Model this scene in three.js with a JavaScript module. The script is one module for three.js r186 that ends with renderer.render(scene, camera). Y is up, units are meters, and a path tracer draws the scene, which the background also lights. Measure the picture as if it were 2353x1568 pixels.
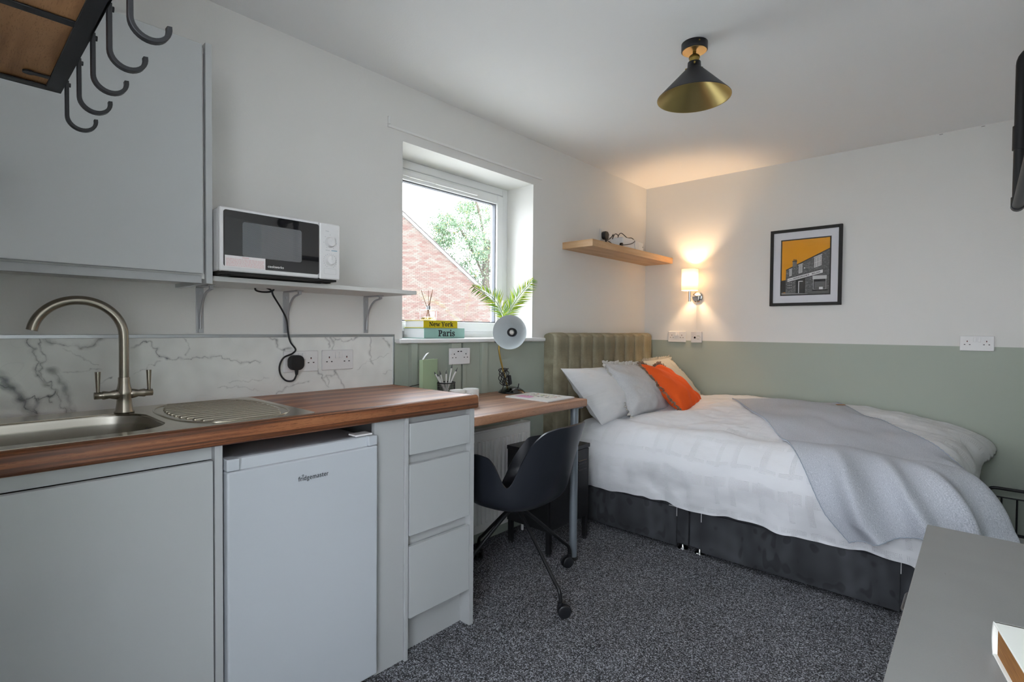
import * as THREE from 'three';
import { RoundedBoxGeometry } from 'three/addons/geometries/RoundedBoxGeometry.js';
import { mergeGeometries, toCreasedNormals } from 'three/addons/utils/BufferGeometryUtils.js';
import { createNoise2D, createNoise3D } from 'simplex-noise';

// ------------------------------------------------------------------ camera, sky, exposure
const scene = new THREE.Scene();
const renderer = new THREE.WebGLRenderer({ antialias: true });
renderer.toneMapping = THREE.LinearToneMapping;
renderer.toneMappingExposure = 0.94;
renderer.shadowMap.enabled = true;

const camera = new THREE.PerspectiveCamera(2 * Math.atan(784 / 1196.1) * 180 / Math.PI, 2353 / 1568, 0.03, 200);
{
  const yaw = 0.7332, pitch = -0.0223, roll = 0.0084;
  const f = new THREE.Vector3(Math.cos(yaw) * Math.cos(pitch), Math.sin(pitch), -Math.sin(yaw) * Math.cos(pitch));
  const r = new THREE.Vector3().crossVectors(f, new THREE.Vector3(0, 1, 0)).normalize();
  const u = new THREE.Vector3().crossVectors(r, f);
  camera.position.set(-3.9453, 1.1981, 2.0745);
  camera.up.copy(u.multiplyScalar(Math.cos(roll)).addScaledVector(r, -Math.sin(roll)));
  camera.lookAt(camera.position.clone().add(f));
}
scene.add(camera);

// an overcast sky: bright, nearly white at the horizon, a little bluer overhead
{
  const w = 64, h = 32, d = new Float32Array(w * h * 4);
  for (let j = 0; j < h; j++) for (let i = 0; i < w; i++) {
    const el = Math.max(0, Math.sin(((j + 0.5) / h - 0.5) * Math.PI)), k = (j * w + i) * 4;
    const b = 1.0 + 0.35 * el;
    d[k] = (0.94 - 0.1 * el) * b; d[k + 1] = (0.975 - 0.04 * el) * b; d[k + 2] = 1.04 * b; d[k + 3] = 1;
  }
  const t = new THREE.DataTexture(d, w, h, THREE.RGBAFormat, THREE.FloatType);
  t.mapping = THREE.EquirectangularReflectionMapping; t.magFilter = THREE.LinearFilter; t.minFilter = THREE.LinearFilter;
  t.needsUpdate = true;
  scene.background = t;
  scene.backgroundIntensity = 10;
}

// ------------------------------------------------------------------ helpers
let seed = 7;
const rnd = () => { seed = (seed * 1664525 + 1013904223) >>> 0; return seed / 4294967296; };
const rr = (a, b) => a + (b - a) * rnd();
const n2 = createNoise2D(rnd), n3 = createNoise3D(rnd);
const V = (x, y, z) => new THREE.Vector3(x, y, z);
const clamp = (x, a, b) => Math.min(b, Math.max(a, x));
const lerp = (a, b, t) => a + (b - a) * t;
const sstep = (a, b, x) => { const t = clamp((x - a) / (b - a), 0, 1); return t * t * (3 - 2 * t); };

function prep(g) {
  g = g.index ? g.toNonIndexed() : g;
  if (!g.attributes.uv) g.setAttribute('uv', new THREE.BufferAttribute(new Float32Array(g.attributes.position.count * 2), 2));
  if (!g.attributes.normal) g.computeVertexNormals();
  for (const k of Object.keys(g.attributes)) if (!['position', 'normal', 'uv'].includes(k)) g.deleteAttribute(k);
  g.morphAttributes = {};
  return g;
}
const merge = (...gs) => { gs = gs.flat().map(prep); return gs.length === 1 ? gs[0] : mergeGeometries(gs, false); };
// uv in metres, each face laid on the plane it faces most
function uvm(g, turn = false) {
  g = prep(g); const p = g.attributes.position, n = g.attributes.normal, uv = g.attributes.uv;
  for (let i = 0; i < p.count; i += 3) {
    let ax = 0, ay = 0, az = 0;
    for (let k = 0; k < 3; k++) { ax += Math.abs(n.getX(i + k)); ay += Math.abs(n.getY(i + k)); az += Math.abs(n.getZ(i + k)); }
    for (let k = 0; k < 3; k++) {
      const x = p.getX(i + k), y = p.getY(i + k), z = p.getZ(i + k);
      let a, b;
      if (ay >= ax && ay >= az) { a = x; b = -z; } else if (az >= ax) { a = x; b = y; } else { a = z; b = y; }
      if (turn) [a, b] = [b, a];
      uv.setXY(i + k, a, b);
    }
  }
  return g;
}
function bx(x0, x1, y0, y1, z0, z1, r = 0, seg = 2) {
  const w = x1 - x0, h = y1 - y0, d = z1 - z0;
  r = Math.min(r, w / 2.01, h / 2.01, d / 2.01);
  const g = r > 0 ? new RoundedBoxGeometry(w, h, d, seg, r) : new THREE.BoxGeometry(w, h, d);
  g.translate((x0 + x1) / 2, (y0 + y1) / 2, (z0 + z1) / 2);
  return uvm(g);
}
const cyl = (r0, r1, h, seg = 24, open = false) => new THREE.CylinderGeometry(r0, r1, h, seg, 1, open);
function rod(a, b, r, seg = 12, r2 = r) {          // cylinder from a to b
  const d = b.clone().sub(a), g = new THREE.CylinderGeometry(r2, r, d.length(), seg);
  g.applyQuaternion(new THREE.Quaternion().setFromUnitVectors(V(0, 1, 0), d.clone().normalize()));
  g.translate((a.x + b.x) / 2, (a.y + b.y) / 2, (a.z + b.z) / 2);
  return g;
}
function tube(pts, r, seg = 48, rad = 10, closed = false, tension = 0.5) {
  return new THREE.TubeGeometry(new THREE.CatmullRomCurve3(pts, closed, tension === 0.5 ? 'centripetal' : 'catmullrom', tension), seg, r, rad, closed);
}
// straight runs joined by rounded bends
function pipe(pts, r, bend, rad = 12, seg = 80) {
  const path = new THREE.CurvePath();
  let from = pts[0].clone();
  for (let i = 1; i < pts.length - 1; i++) {
    const a = pts[i].clone().sub(pts[i - 1]), b = pts[i + 1].clone().sub(pts[i]);
    const k = Math.min(bend, a.length() * 0.49, b.length() * 0.49);
    const p = pts[i].clone().addScaledVector(a.normalize(), -k), q = pts[i].clone().addScaledVector(b.normalize(), k);
    path.add(new THREE.LineCurve3(from, p)); path.add(new THREE.QuadraticBezierCurve3(p, pts[i].clone(), q)); from = q;
  }
  path.add(new THREE.LineCurve3(from, pts[pts.length - 1].clone()));
  const g = new THREE.TubeGeometry(path, seg, r, rad, false);
  const cap = (at, dir) => { const c = new THREE.CircleGeometry(r, rad); c.applyQuaternion(new THREE.Quaternion().setFromUnitVectors(V(0, 0, 1), dir.normalize())); c.translate(at.x, at.y, at.z); return c; };
  const n = pts.length;
  return merge(g, cap(pts[0], pts[0].clone().sub(pts[1])), cap(pts[n - 1], pts[n - 1].clone().sub(pts[n - 2])));
}
const lathe = (pts, seg = 40) => new THREE.LatheGeometry(pts.map(([x, y]) => new THREE.Vector2(x, y)), seg);
const at = (g, x, y, z, rx = 0, ry = 0, rz = 0) => { g.rotateX(rx); g.rotateY(ry); g.rotateZ(rz); g.translate(x, y, z); return g; };
function extr(shape, depth, bevel = 0, seg = 2, curve = 12) {
  return new THREE.ExtrudeGeometry(shape, { depth, bevelEnabled: bevel > 0, bevelSize: bevel, bevelThickness: bevel, bevelSegments: seg, curveSegments: curve });
}
function roundRect(w, h, r, cx = 0, cy = 0, S = THREE.Shape) {
  const s = new S(), x = cx - w / 2, y = cy - h / 2;
  s.moveTo(x + r, y); s.lineTo(x + w - r, y); s.absarc(x + w - r, y + r, r, -Math.PI / 2, 0);
  s.lineTo(x + w, y + h - r); s.absarc(x + w - r, y + h - r, r, 0, Math.PI / 2);
  s.lineTo(x + r, y + h); s.absarc(x + r, y + h - r, r, Math.PI / 2, Math.PI);
  s.lineTo(x, y + r); s.absarc(x + r, y + r, r, Math.PI, Math.PI * 1.5);
  return s;
}
// a grid surface: f(u, v) -> Vector3, uv in the given metres
function grid(f, nu, nv, su = 1, sv = 1) {
  const pos = [], uv = [], idx = [];
  for (let j = 0; j <= nv; j++) for (let i = 0; i <= nu; i++) {
    const p = f(i / nu, j / nv); pos.push(p.x, p.y, p.z); uv.push(i / nu * su, j / nv * sv);
  }
  for (let j = 0; j < nv; j++) for (let i = 0; i < nu; i++) {
    const a = j * (nu + 1) + i, b = a + 1, c = a + nu + 1, d = c + 1; idx.push(a, b, d, a, d, c);
  }
  const g = new THREE.BufferGeometry();
  g.setAttribute('position', new THREE.Float32BufferAttribute(pos, 3));
  g.setAttribute('uv', new THREE.Float32BufferAttribute(uv, 2));
  g.setIndex(idx); g.computeVertexNormals();
  return g;
}
// a flat printed patch: centre, right and up directions, size
function patch(c, right, up, w, h) {
  const R = right.clone().normalize(), U = up.clone().normalize(), N = R.clone().cross(U);
  const g = new THREE.PlaneGeometry(w, h); g.applyMatrix4(new THREE.Matrix4().makeBasis(R, U, N).setPosition(c));
  return g;
}

const taken = {};
const numbered = (name) => { const k = taken[name] = (taken[name] ?? -1) + 1; return k ? `${name}_${String(k).padStart(3, '0')}` : name; };
const things = [];
function thing(name, label, category, group) {
  const o = new THREE.Group(); o.name = numbered(name); scene.add(o); things.push(o);
  o.userData = { label, category }; if (group) o.userData.group = group;
  return o;
}
function part(name, geo, mat, parent, label) {
  const m = new THREE.Mesh(Array.isArray(geo) ? merge(geo) : geo, mat); m.name = name; m.castShadow = m.receiveShadow = true;
  parent.add(m); if (label) m.userData.label = label; return m;
}
function structure(name) { const o = new THREE.Group(); o.name = name; o.userData = { kind: 'structure' }; scene.add(o); return o; }
function copyOf(o, dx, dy, dz, label, turn = 0) {    // a copy of a finished thing, moved
  const c = o.clone(); c.name = numbered(o.name.replace(/_\d{3}$/, '')); scene.add(c);
  c.userData = { ...o.userData, label };
  c.position.add(V(dx, dy, dz)); c.rotation.y += turn; return c;
}
// give a thing its base as origin
function settle(o, base) {
  const b = new THREE.Box3().setFromObject(o); const c = base ?? V((b.min.x + b.max.x) / 2, b.min.y, (b.min.z + b.max.z) / 2);
  o.position.copy(c); for (const k of o.children) k.position.sub(c);
  things.splice(things.indexOf(o), 1); return o;
}

// ------------------------------------------------------------------ textures and materials
function dataTex(w, h, f, srgb = true, rep = 1) {
  const d = new Uint8Array(w * h * 4);
  for (let j = 0; j < h; j++) for (let i = 0; i < w; i++) {
    const c = f(i / w, j / h, i, j), k = (j * w + i) * 4;
    d[k] = clamp(c[0], 0, 1) * 255; d[k + 1] = clamp(c[1], 0, 1) * 255; d[k + 2] = clamp(c[2], 0, 1) * 255; d[k + 3] = 255;
  }
  const t = new THREE.DataTexture(d, w, h, THREE.RGBAFormat); t.magFilter = t.minFilter = THREE.LinearFilter;
  t.wrapS = t.wrapT = THREE.RepeatWrapping; if (srgb) t.colorSpace = THREE.SRGBColorSpace;
  t.repeat.set(1 / (rep[0] ?? rep), 1 / (rep[1] ?? rep)); t.needsUpdate = true; return t;
}
function canvasTex(w, h, draw, srgb = true) {
  const c = document.createElement('canvas'); c.width = w; c.height = h; draw(c.getContext('2d'), w, h);
  const t = new THREE.CanvasTexture(c); if (srgb) t.colorSpace = THREE.SRGBColorSpace; t.wrapS = t.wrapT = THREE.ClampToEdgeWrapping; return t;
}
// noise that repeats over the unit square
const tn = (u, v, fx, fy = fx, s = 0) => {
  const a = u * Math.PI * 2, b = v * Math.PI * 2, rx = fx / (2 * Math.PI), ry = fy / (2 * Math.PI);
  return 0.5 * (n3(Math.cos(a) * rx + s, Math.sin(a) * rx + s * 1.7, Math.cos(b) * ry + Math.sin(b) * ry * 1.31) + n3(Math.cos(b) * ry + 9 + s, Math.sin(b) * ry + s, Math.sin(a) * rx + Math.cos(a) * rx * 1.27));
};
const mix3 = (a, b, t) => [lerp(a[0], b[0], t), lerp(a[1], b[1], t), lerp(a[2], b[2], t)];
const std = (o) => new THREE.MeshStandardMaterial(o);
const phy = (o) => new THREE.MeshPhysicalMaterial(o);

const bumpFine = dataTex(256, 256, (u, v) => { const k = 0.5 + 0.28 * tn(u, v, 40) + 0.22 * (rnd() - 0.5); return [k, k, k]; }, false, 0.35);
const bumpCoarse = dataTex(256, 256, (u, v) => { const k = 0.5 + 0.3 * tn(u, v, 6) + 0.2 * tn(u, v, 18); return [k, k, k]; }, false, 0.5);

const CELLS = 300, tuftA = [], tuftB = [];
for (let i = 0; i < CELLS * CELLS; i++) { const q = rnd(); tuftA.push(q < 0.34 ? rr(0.16, 0.27) : q < 0.74 ? rr(0.34, 0.47) : rr(0.52, 0.74)); tuftB.push(rr(-0.5, 0.5)); }
const tuft = (u, v) => { // nearest of the jittered tufts
  const x = u * CELLS, y = v * CELLS; let best = 9, val = 0;
  for (let j = -1; j <= 1; j++) for (let i = -1; i <= 1; i++) {
    const cx = Math.floor(x) + i, cy = Math.floor(y) + j, k = ((cy % CELLS + CELLS) % CELLS) * CELLS + (cx % CELLS + CELLS) % CELLS;
    const dx = cx + 0.5 + 0.8 * tuftB[k] - x, dy = cy + 0.5 + 0.8 * tuftB[(k + 7) % tuftB.length] - y, d = dx * dx + dy * dy; if (d < best) { best = d; val = tuftA[k]; }
  }
  return [val, best];
};
const carpetTex = dataTex(2048, 2048, (u, v) => { const [k, d] = tuft(u, v), q = k * (1.1 - 0.35 * d) + 0.03 * tn(u, v, 5); return [q * 0.975, q * 0.985, q * 1.03]; }, true, 1.1);
const carpetBump = dataTex(1024, 1024, (u, v) => { const k = 1 - Math.min(1, tuft(u, v)[1] * 1.6); return [k, k, k]; }, false, 1.1);

// walnut laminate, grain running along u
function woodTex(w, h, len, wid, dark, mid, light, fx = 2.2, fy = 26, s = 0, knots = []) {
  return dataTex(w, h, (u, v) => {
    let vv = v + 0.02 * tn(u, v, 2, 2, s) + 0.006 * tn(u, v, 9, 5, s + 3), kn = 0;
    for (const [ku, kv, kr] of knots) { const dx = (u - ku) * len, dy = (v - kv) * wid, d = Math.hypot(dx * 0.45, dy); const e = Math.exp(-d * d / (kr * kr)); vv += e * 0.05 * Math.sign(dy || 1); kn = Math.max(kn, e * (0.5 + 0.5 * Math.sin(d / kr * 14))); }
    const bands = 0.5 + 0.5 * Math.sin((vv * fy + 1.6 * tn(u, vv, fx, 7, s)) * 2.1);
    const fine = 0.5 + 0.5 * tn(u, vv, fx * 5, 150, s + 5), pore = tn(u, vv, fx * 18, 260, s + 8);
    let t = 0.5 * bands + 0.3 * fine + 0.2 * (0.5 + 0.5 * tn(u, v, 3, 3, s + 2));
    let c = t < 0.5 ? mix3(dark, mid, t * 2) : mix3(mid, light, t * 2 - 1);
    if (pore > 0.42) c = mix3(c, dark, 0.45);
    return kn > 0 ? mix3(c, dark, kn * 0.8) : c;
  }, true, [len, wid]);
}
const walnutTex = woodTex(2048, 1024, 1.9, 0.72, [0.38, 0.2, 0.11], [0.64, 0.385, 0.235], [0.76, 0.53, 0.36], 2, 22, 1);
const walnutEdgeTex = woodTex(2048, 256, 1.9, 0.1, [0.16, 0.085, 0.045], [0.52, 0.31, 0.19], [0.7, 0.47, 0.31], 2.6, 5.5, 4, [[0.36, 0.45, 0.016]]);
const deskTex = woodTex(1024, 512, 1.1, 0.6, [0.42, 0.28, 0.2], [0.62, 0.44, 0.33], [0.75, 0.58, 0.46], 2, 18, 7);
const beechTex = woodTex(512, 256, 1.2, 0.3, [0.72, 0.56, 0.4], [0.79, 0.64, 0.48], [0.83, 0.69, 0.54], 2, 9, 11);
const oakTex = woodTex(512, 512, 0.8, 0.4, [0.47, 0.32, 0.2], [0.62, 0.45, 0.3], [0.7, 0.53, 0.37], 2, 10, 15);

const marbleTex = canvasTex(2048, 320, (c, w, h) => {
  const X0 = -4.06, X1 = -2.486, Y0 = 0.93, Y1 = 1.165, sx = w / (X1 - X0), sy = h / (Y1 - Y0);
  const img = c.createImageData(w, h);
  for (let j = 0; j < h; j++) for (let i = 0; i < w; i++) {
    const x = i / sx, y = j / sy;
    let k = 0.925 + 0.022 * n2(x * 5, y * 5) + 0.014 * n2(x * 14, y * 14);
    const q = Math.abs(n2(x * 2.6 + 0.4 * n2(x * 7, y * 7), y * 3.4 + 5)); if (q < 0.03) k -= 0.035 * (1 - q / 0.035) * (0.5 + 0.5 * n2(x * 4, y * 4 + 9));
    const p = (j * w + i) * 4; img.data[p] = k * 252; img.data[p + 1] = k * 253; img.data[p + 2] = k * 250; img.data[p + 3] = 255;
  }
  c.putImageData(img, 0, 0);
  const vein = (pts, width, dark, cloud = 0) => {
    const P = []; for (let i = 0; i < pts.length - 1; i++) for (let t = 0; t < 14; t++) {
      const u = t / 14, x = lerp(pts[i][0], pts[i + 1][0], u), y = lerp(pts[i][1], pts[i + 1][1], u);
      P.push([(x - X0) * sx + 9 * n2(x * 34, y * 34) + 2 * n2(x * 150, y * 150), h - (y - Y0) * sy + 9 * n2(x * 34 + 9, y * 34) + 2 * n2(x * 150, y * 150 + 7)]);
    }
    c.lineCap = 'round';
    const cw = cloud || width * 5;
    for (const [wd, al] of [[cw * 1.3, 0.012], [cw, 0.018], [cw * 0.6, 0.035], [cw * 0.3, 0.06 * dark], [width * 0.9, 0.34 * dark]]) for (let i = 1; i < P.length; i++) {
      const q = 0.5 + 0.5 * n2(P[i][0] * 0.02 + wd, P[i][1] * 0.02); if (q < 0.22 && wd <= width * 1.2) continue;
      c.strokeStyle = `rgba(84,86,90,${al * (0.35 + q)})`; c.lineWidth = wd * (0.4 + 0.9 * q); const o = wd > width * 2 ? 0.25 * wd : 0;
      const ox = o * n2(i * 0.31, wd), oy = o * n2(i * 0.31, wd + 5); c.beginPath(); c.moveTo(P[i - 1][0] + ox, P[i - 1][1] + oy); c.lineTo(P[i][0] + ox, P[i][1] + oy); c.stroke();
    }
  };
  vein([[-3.766, 1.164], [-3.752, 1.132], [-3.746, 1.093], [-3.74, 1.054], [-3.729, 1.027], [-3.717, 1.02]], 2.2, 1, 16);
  vein([[-3.745, 1.164], [-3.731, 1.131], [-3.727, 1.092], [-3.734, 1.067], [-3.729, 1.04], [-3.714, 1.026]], 2, 0.9, 12);
  vein([[-3.86, 1.075], [-3.821, 1.046], [-3.804, 1.033], [-3.786, 1.006], [-3.777, 0.978], [-3.763, 0.956], [-3.749, 0.941]], 3, 1, 34);
  vein([[-3.87, 1.04], [-3.822, 1.028], [-3.799, 1.02], [-3.779, 0.995], [-3.772, 0.973]], 3, 1, 30);
  vein([[-3.777, 0.978], [-3.75, 0.99], [-3.744, 0.958], [-3.749, 0.939]], 3, 1, 18);
  vein([[-3.751, 0.984], [-3.715, 0.981], [-3.708, 1], [-3.712, 0.961]], 3, 0.9, 16);
  vein([[-3.714, 1.026], [-3.7, 0.992], [-3.69, 0.952], [-3.675, 0.93]], 2, 0.8, 14);
  vein([[-3.724, 1.073], [-3.699, 1.054], [-3.685, 1.011], [-3.675, 0.977], [-3.66, 0.929]], 1.6, 0.45, 26);
  vein([[-3.736, 1.164], [-3.699, 1.144], [-3.637, 1.129], [-3.6, 1.149], [-3.589, 1.163]], 2, 0.7, 20);
  vein([[-3.511, 1.131], [-3.485, 1.145], [-3.454, 1.143], [-3.436, 1.103], [-3.411, 1.087], [-3.351, 1.085], [-3.253, 1.089], [-3.163, 1.062], [-3.098, 1.067]], 2, 0.8, 14);
  for (const v of [[[-3.679, 1.13], [-3.638, 1.095], [-3.6, 1.076]], [[-3.684, 1.051], [-3.627, 1.057], [-3.584, 1.059]], [[-3.504, 1.04], [-3.455, 1.067], [-3.427, 1.083]], [[-3.601, 1.016], [-3.567, 1.033], [-3.559, 1.041]], [[-3.216, 0.991], [-3.163, 0.991], [-3.065, 1.001]], [[-3.254, 0.978], [-3.186, 0.976], [-3.099, 0.949]], [[-2.682, 1.012], [-2.626, 1.045], [-2.569, 1.057], [-2.509, 1.081]], [[-2.545, 0.984], [-2.497, 1.002]], [[-2.867, 1.022], [-2.843, 0.983]], [[-3.36, 1.164], [-3.35, 1.12], [-3.352, 1.09]]]) vein(v, 1.4, 0.35, 7);
  for (const v of [[[-3.036, 1.151], [-3.031, 1.12], [-3.005, 1.107], [-2.978, 1.116]], [[-3.065, 1.16], [-3.031, 1.143]], [[-2.828, 1.159], [-2.814, 1.131], [-2.818, 1.107]], [[-2.808, 1.159], [-2.798, 1.134], [-2.8, 1.1]], [[-2.798, 1.157], [-2.746, 1.141], [-2.693, 1.148], [-2.671, 1.158]], [[-2.615, 1.158], [-2.61, 1.108], [-2.615, 1.078], [-2.596, 1.028]], [[-2.545, 1.153], [-2.521, 1.137], [-2.509, 1.106]], [[-2.867, 1.022], [-2.843, 0.983], [-2.818, 0.944]], [[-2.847, 0.987], [-2.797, 0.995], [-2.777, 1.017]], [[-2.824, 0.986], [-2.814, 0.953]], [[-2.787, 1.017], [-2.767, 0.978], [-2.746, 0.929]], [[-3.04, 0.936], [-3.005, 0.955], [-2.942, 0.972], [-2.896, 0.972]]]) vein(v, 1.8, 0.6, 14);
});

const M = {
  white: std({ color: 0xe4e3e0, roughness: 0.75, bumpMap: bumpFine, bumpScale: 0.0004 }),
  ceiling: std({ color: 0xefefef, roughness: 0.85, bumpMap: bumpFine, bumpScale: 0.0004 }),
  green: std({ color: 0xa8b0a4, roughness: 0.55, bumpMap: bumpFine, bumpScale: 0.0003 }),
  carpet: std({ map: carpetTex, roughness: 1, bumpMap: carpetBump, bumpScale: 0.004 }),
  upvc: phy({ color: 0xeeefef, roughness: 0.3, clearcoat: 0.3, clearcoatRoughness: 0.2 }),
  trim: std({ color: 0xe9e9e7, roughness: 0.45 }),
  glass: phy({ color: 0xffffff, roughness: 0, transmission: 1, thickness: 0, ior: 1.5 }),
  cabinet: phy({ color: 0xb7babb, roughness: 0.42, clearcoat: 0.8, clearcoatRoughness: 0.12 }),
  cabinetMatt: std({ color: 0xb0b2b3, roughness: 0.6 }),
  boardWhite: std({ color: 0xd6d6d3, roughness: 0.55 }),
  walnut: phy({ map: walnutTex, roughness: 0.41, ior: 1.95 }),
  walnutEdge: phy({ map: walnutEdgeTex, roughness: 0.42 }),
  desk: phy({ map: deskTex, roughness: 0.41, ior: 1.95 }),
  marble: phy({ map: marbleTex, roughness: 0.16, clearcoat: 0.5, clearcoatRoughness: 0.08 }),
  steel: std({ color: 0xbdb6a6, metalness: 1, roughness: 0.25 }),
  nickel: std({ color: 0xa59e92, metalness: 1, roughness: 0.27 }),
  alu: std({ color: 0xb9bcc0, metalness: 1, roughness: 0.35 }),
  bracket: std({ color: 0xb4b5b8, metalness: 0.6, roughness: 0.4 }),
  chrome: std({ color: 0xd8d9da, metalness: 1, roughness: 0.08 }),
  fridge: phy({ color: 0xbdc2c8, roughness: 0.35, clearcoat: 0.4, clearcoatRoughness: 0.25 }),
  plastic: std({ color: 0xe2e1e1, roughness: 0.35 }),
  dark: std({ color: 0x0c0c0d, roughness: 0.7 }),
  black: std({ color: 0x16171a, roughness: 0.5 }),
  blackSatin: std({ color: 0x1b1c20, roughness: 0.38 }),
  blackGloss: phy({ color: 0x0b0b0c, roughness: 0.08, clearcoat: 1, clearcoatRoughness: 0.03 }),
  blackMetal: std({ color: 0x222326, roughness: 0.45, metalness: 0.3 }),
  brass: std({ color: 0xb39a55, metalness: 1, roughness: 0.3 }),
  brassBrushed: std({ color: 0xcdb98c, metalness: 1, roughness: 0.34 }),
  beech: std({ map: beechTex, roughness: 0.5 }),
  oak: std({ map: oakTex, roughness: 0.6 }),
  red: std({ color: 0xb3413a, roughness: 0.5 }),
};
// ------------------------------------------------------------------ the room
const ZR = 2.38, XL = -4.05, CH = 2.3636, T = 0.3;
const WIN = { x0: -2.435, x1: -1.4565, y0: 1.132, y1: 2.094 };
const DADO = 1.1227, KX = -2.487;          // top of the green paint; end of the kitchen run
{
  const floor = structure('floor');
  part('carpet', uvm(bx(XL - T, 0, -0.1, 0, 0, ZR)), M.carpet, floor);
  const ceil = structure('ceiling');
  part('plaster', bx(XL - T, T, CH, CH + 0.2, -T, ZR + T), M.ceiling, ceil);
  const w = structure('wall_window');
  part('upper_paint', [bx(XL - T, WIN.x0, 0, CH, -T, 0), bx(WIN.x0, WIN.x1, WIN.y1, CH, -T, 0), bx(WIN.x1, 0, DADO, CH, -T, 0)], M.white, w);
  part('lower_paint', [bx(WIN.x0, WIN.x1, -0.1, WIN.y0, -T, 0), bx(WIN.x1, 0, -0.1, DADO, -T, 0), bx(-2.487, WIN.x0, 0, WIN.y0, 0, 0.003)], M.green, w);
  for (const [a, b, d] of [[-2.4, -2.362, 0.03], [-2.14, -2.074, 0.028], [-2.05, -2.026, 0.016], [-1.912, -1.868, 0.022]])
    part('batten', bx(a, b, 0.84, WIN.y0 - 0.008, 0, d, 0.0015), M.green, w);
  const b = structure('wall_back');
  part('upper_paint', bx(0, T, DADO, CH, -T, ZR + T), M.white, b);
  part('lower_paint', bx(0, T, -0.1, DADO, -T, ZR + T), M.green, b);
  for (const [z, y] of [[1.878, 2.352], [2.06, 2.353]]) part('plaster_crack', bx(-0.0015, 0.002, y + 0.004, y + 0.0055, z - 0.009, z + 0.007), M.dark, b);
  const r = structure('wall_right');
  part('upper_paint', bx(XL - T, 0, DADO, CH, ZR, ZR + T), M.white, r);
  part('lower_paint', bx(XL - T, 0, -0.1, DADO, ZR, ZR + T), M.green, r);
  // the left wall: plaster beside the kitchen, an unseen window added behind the camera to brighten the room
  const l = structure('wall_left');
  const D = { z0: 1.34, z1: 2.34, y0: 0.3, y1: 2.24 };
  part('upper_paint', [bx(XL - T, XL, -0.1, CH, 0, D.z0), bx(XL - T, XL, D.y1, CH, D.z0, D.z1), bx(XL - T, XL, -0.1, D.y0, D.z0, D.z1), bx(XL - T, XL, -0.1, CH, D.z1, ZR)], M.white, l);
  const win2 = structure('added_window_2'), dx = XL - 0.2;
  part('outer_frame', [bx(dx - 0.06, dx, D.y0, D.y1, D.z0, D.z0 + 0.06, 0.004), bx(dx - 0.06, dx, D.y0, D.y1, D.z1 - 0.06, D.z1, 0.004), bx(dx - 0.06, dx, D.y1 - 0.06, D.y1, D.z0, D.z1, 0.004), bx(dx - 0.06, dx, D.y0, D.y0 + 0.06, D.z0, D.z1, 0.004)], M.upvc, win2);
  part('glass_pane', bx(dx - 0.035, dx - 0.03, D.y0 + 0.06, D.y1 - 0.06, D.z0 + 0.06, D.z1 - 0.06), M.glass, win2);
  const base = structure('baseboard_right');
  part('skirting', bx(XL, 0, 0, 0.09, ZR - 0.016, ZR, 0.003), M.trim, base);
  const base2 = structure('baseboard_back');
  part('skirting', bx(-0.016, 0, 0, 0.09, 2.0, ZR - 0.017, 0.003), M.trim, base2);
}
// ---- window
{
  const o = structure('window_1'), { x0, x1, y0, y1 } = WIN, zf = -0.215;
  const rect = (a, b, c, d, w, z0, z1, r = 0.004) => [bx(a, a + w, c, d, z0, z1, r), bx(b - w, b, c, d, z0, z1, r), bx(a + w, b - w, d - w, d, z0, z1, r), bx(a + w, b - w, c, c + w, z0, z1, r)];
  part('outer_frame', [...rect(x0, x1, y0 + 0.014, y1, 0.045, zf - 0.06, zf, 0.004), bx(x0 + 0.045, x1 - 0.045, y1 - 0.053, y1 - 0.045, zf - 0.05, zf - 0.006)], M.upvc, o);
  part('sash', rect(x0 + 0.05, x1 - 0.05, y0 + 0.05, y1 - 0.052, 0.056, zf - 0.05, zf + 0.012, 0.007), M.upvc, o);
  part('gasket', rect(x0 + 0.106, x1 - 0.106, y0 + 0.106, y1 - 0.108, 0.006, zf - 0.03, zf - 0.004, 0), std({ color: 0x6d7076, roughness: 0.6 }), o);
  part('glass_pane', bx(x0 + 0.108, x1 - 0.108, y0 + 0.108, y1 - 0.11, zf - 0.024, zf - 0.02), M.glass, o);
  const vent = part('trickle_vent', [bx(-2.31, -1.74, y1 - 0.092, y1 - 0.064, zf + 0.012, zf + 0.026, 0.004)], M.upvc, o);
  part('vent_flap', [-2.2, -2.02, -1.9, -1.8].map((x) => bx(x - 0.05, x + 0.05, y1 - 0.094, y1 - 0.088, zf + 0.014, zf + 0.03, 0.001)), M.trim, vent);
  const h = part('window_handle', [bx(-1.547, -1.523, 1.235, 1.3, zf + 0.012, zf + 0.022, 0.004), bx(-1.542, -1.528, 1.245, 1.38, zf + 0.034, zf + 0.046, 0.005), rod(V(-1.535, 1.26, zf + 0.02), V(-1.535, 1.26, zf + 0.04), 0.007)], M.upvc, o);
  part('window_sill', bx(-2.475, -1.362, y0 - 0.006, y0 + 0.0155, zf - 0.02, 0.036, 0.007), M.upvc, o);
}
{
  const o = thing('cable_trunking', 'thin white plastic trunking running just above the window head', 'trunking');
  part('trunk', [bx(-2.522, -1.378, 2.137, 2.15, 0, 0.011, 0.002), bx(-2.522, -2.51, 2.1505, 2.187, 0, 0.011, 0.002)], M.trim, o);
}

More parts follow.
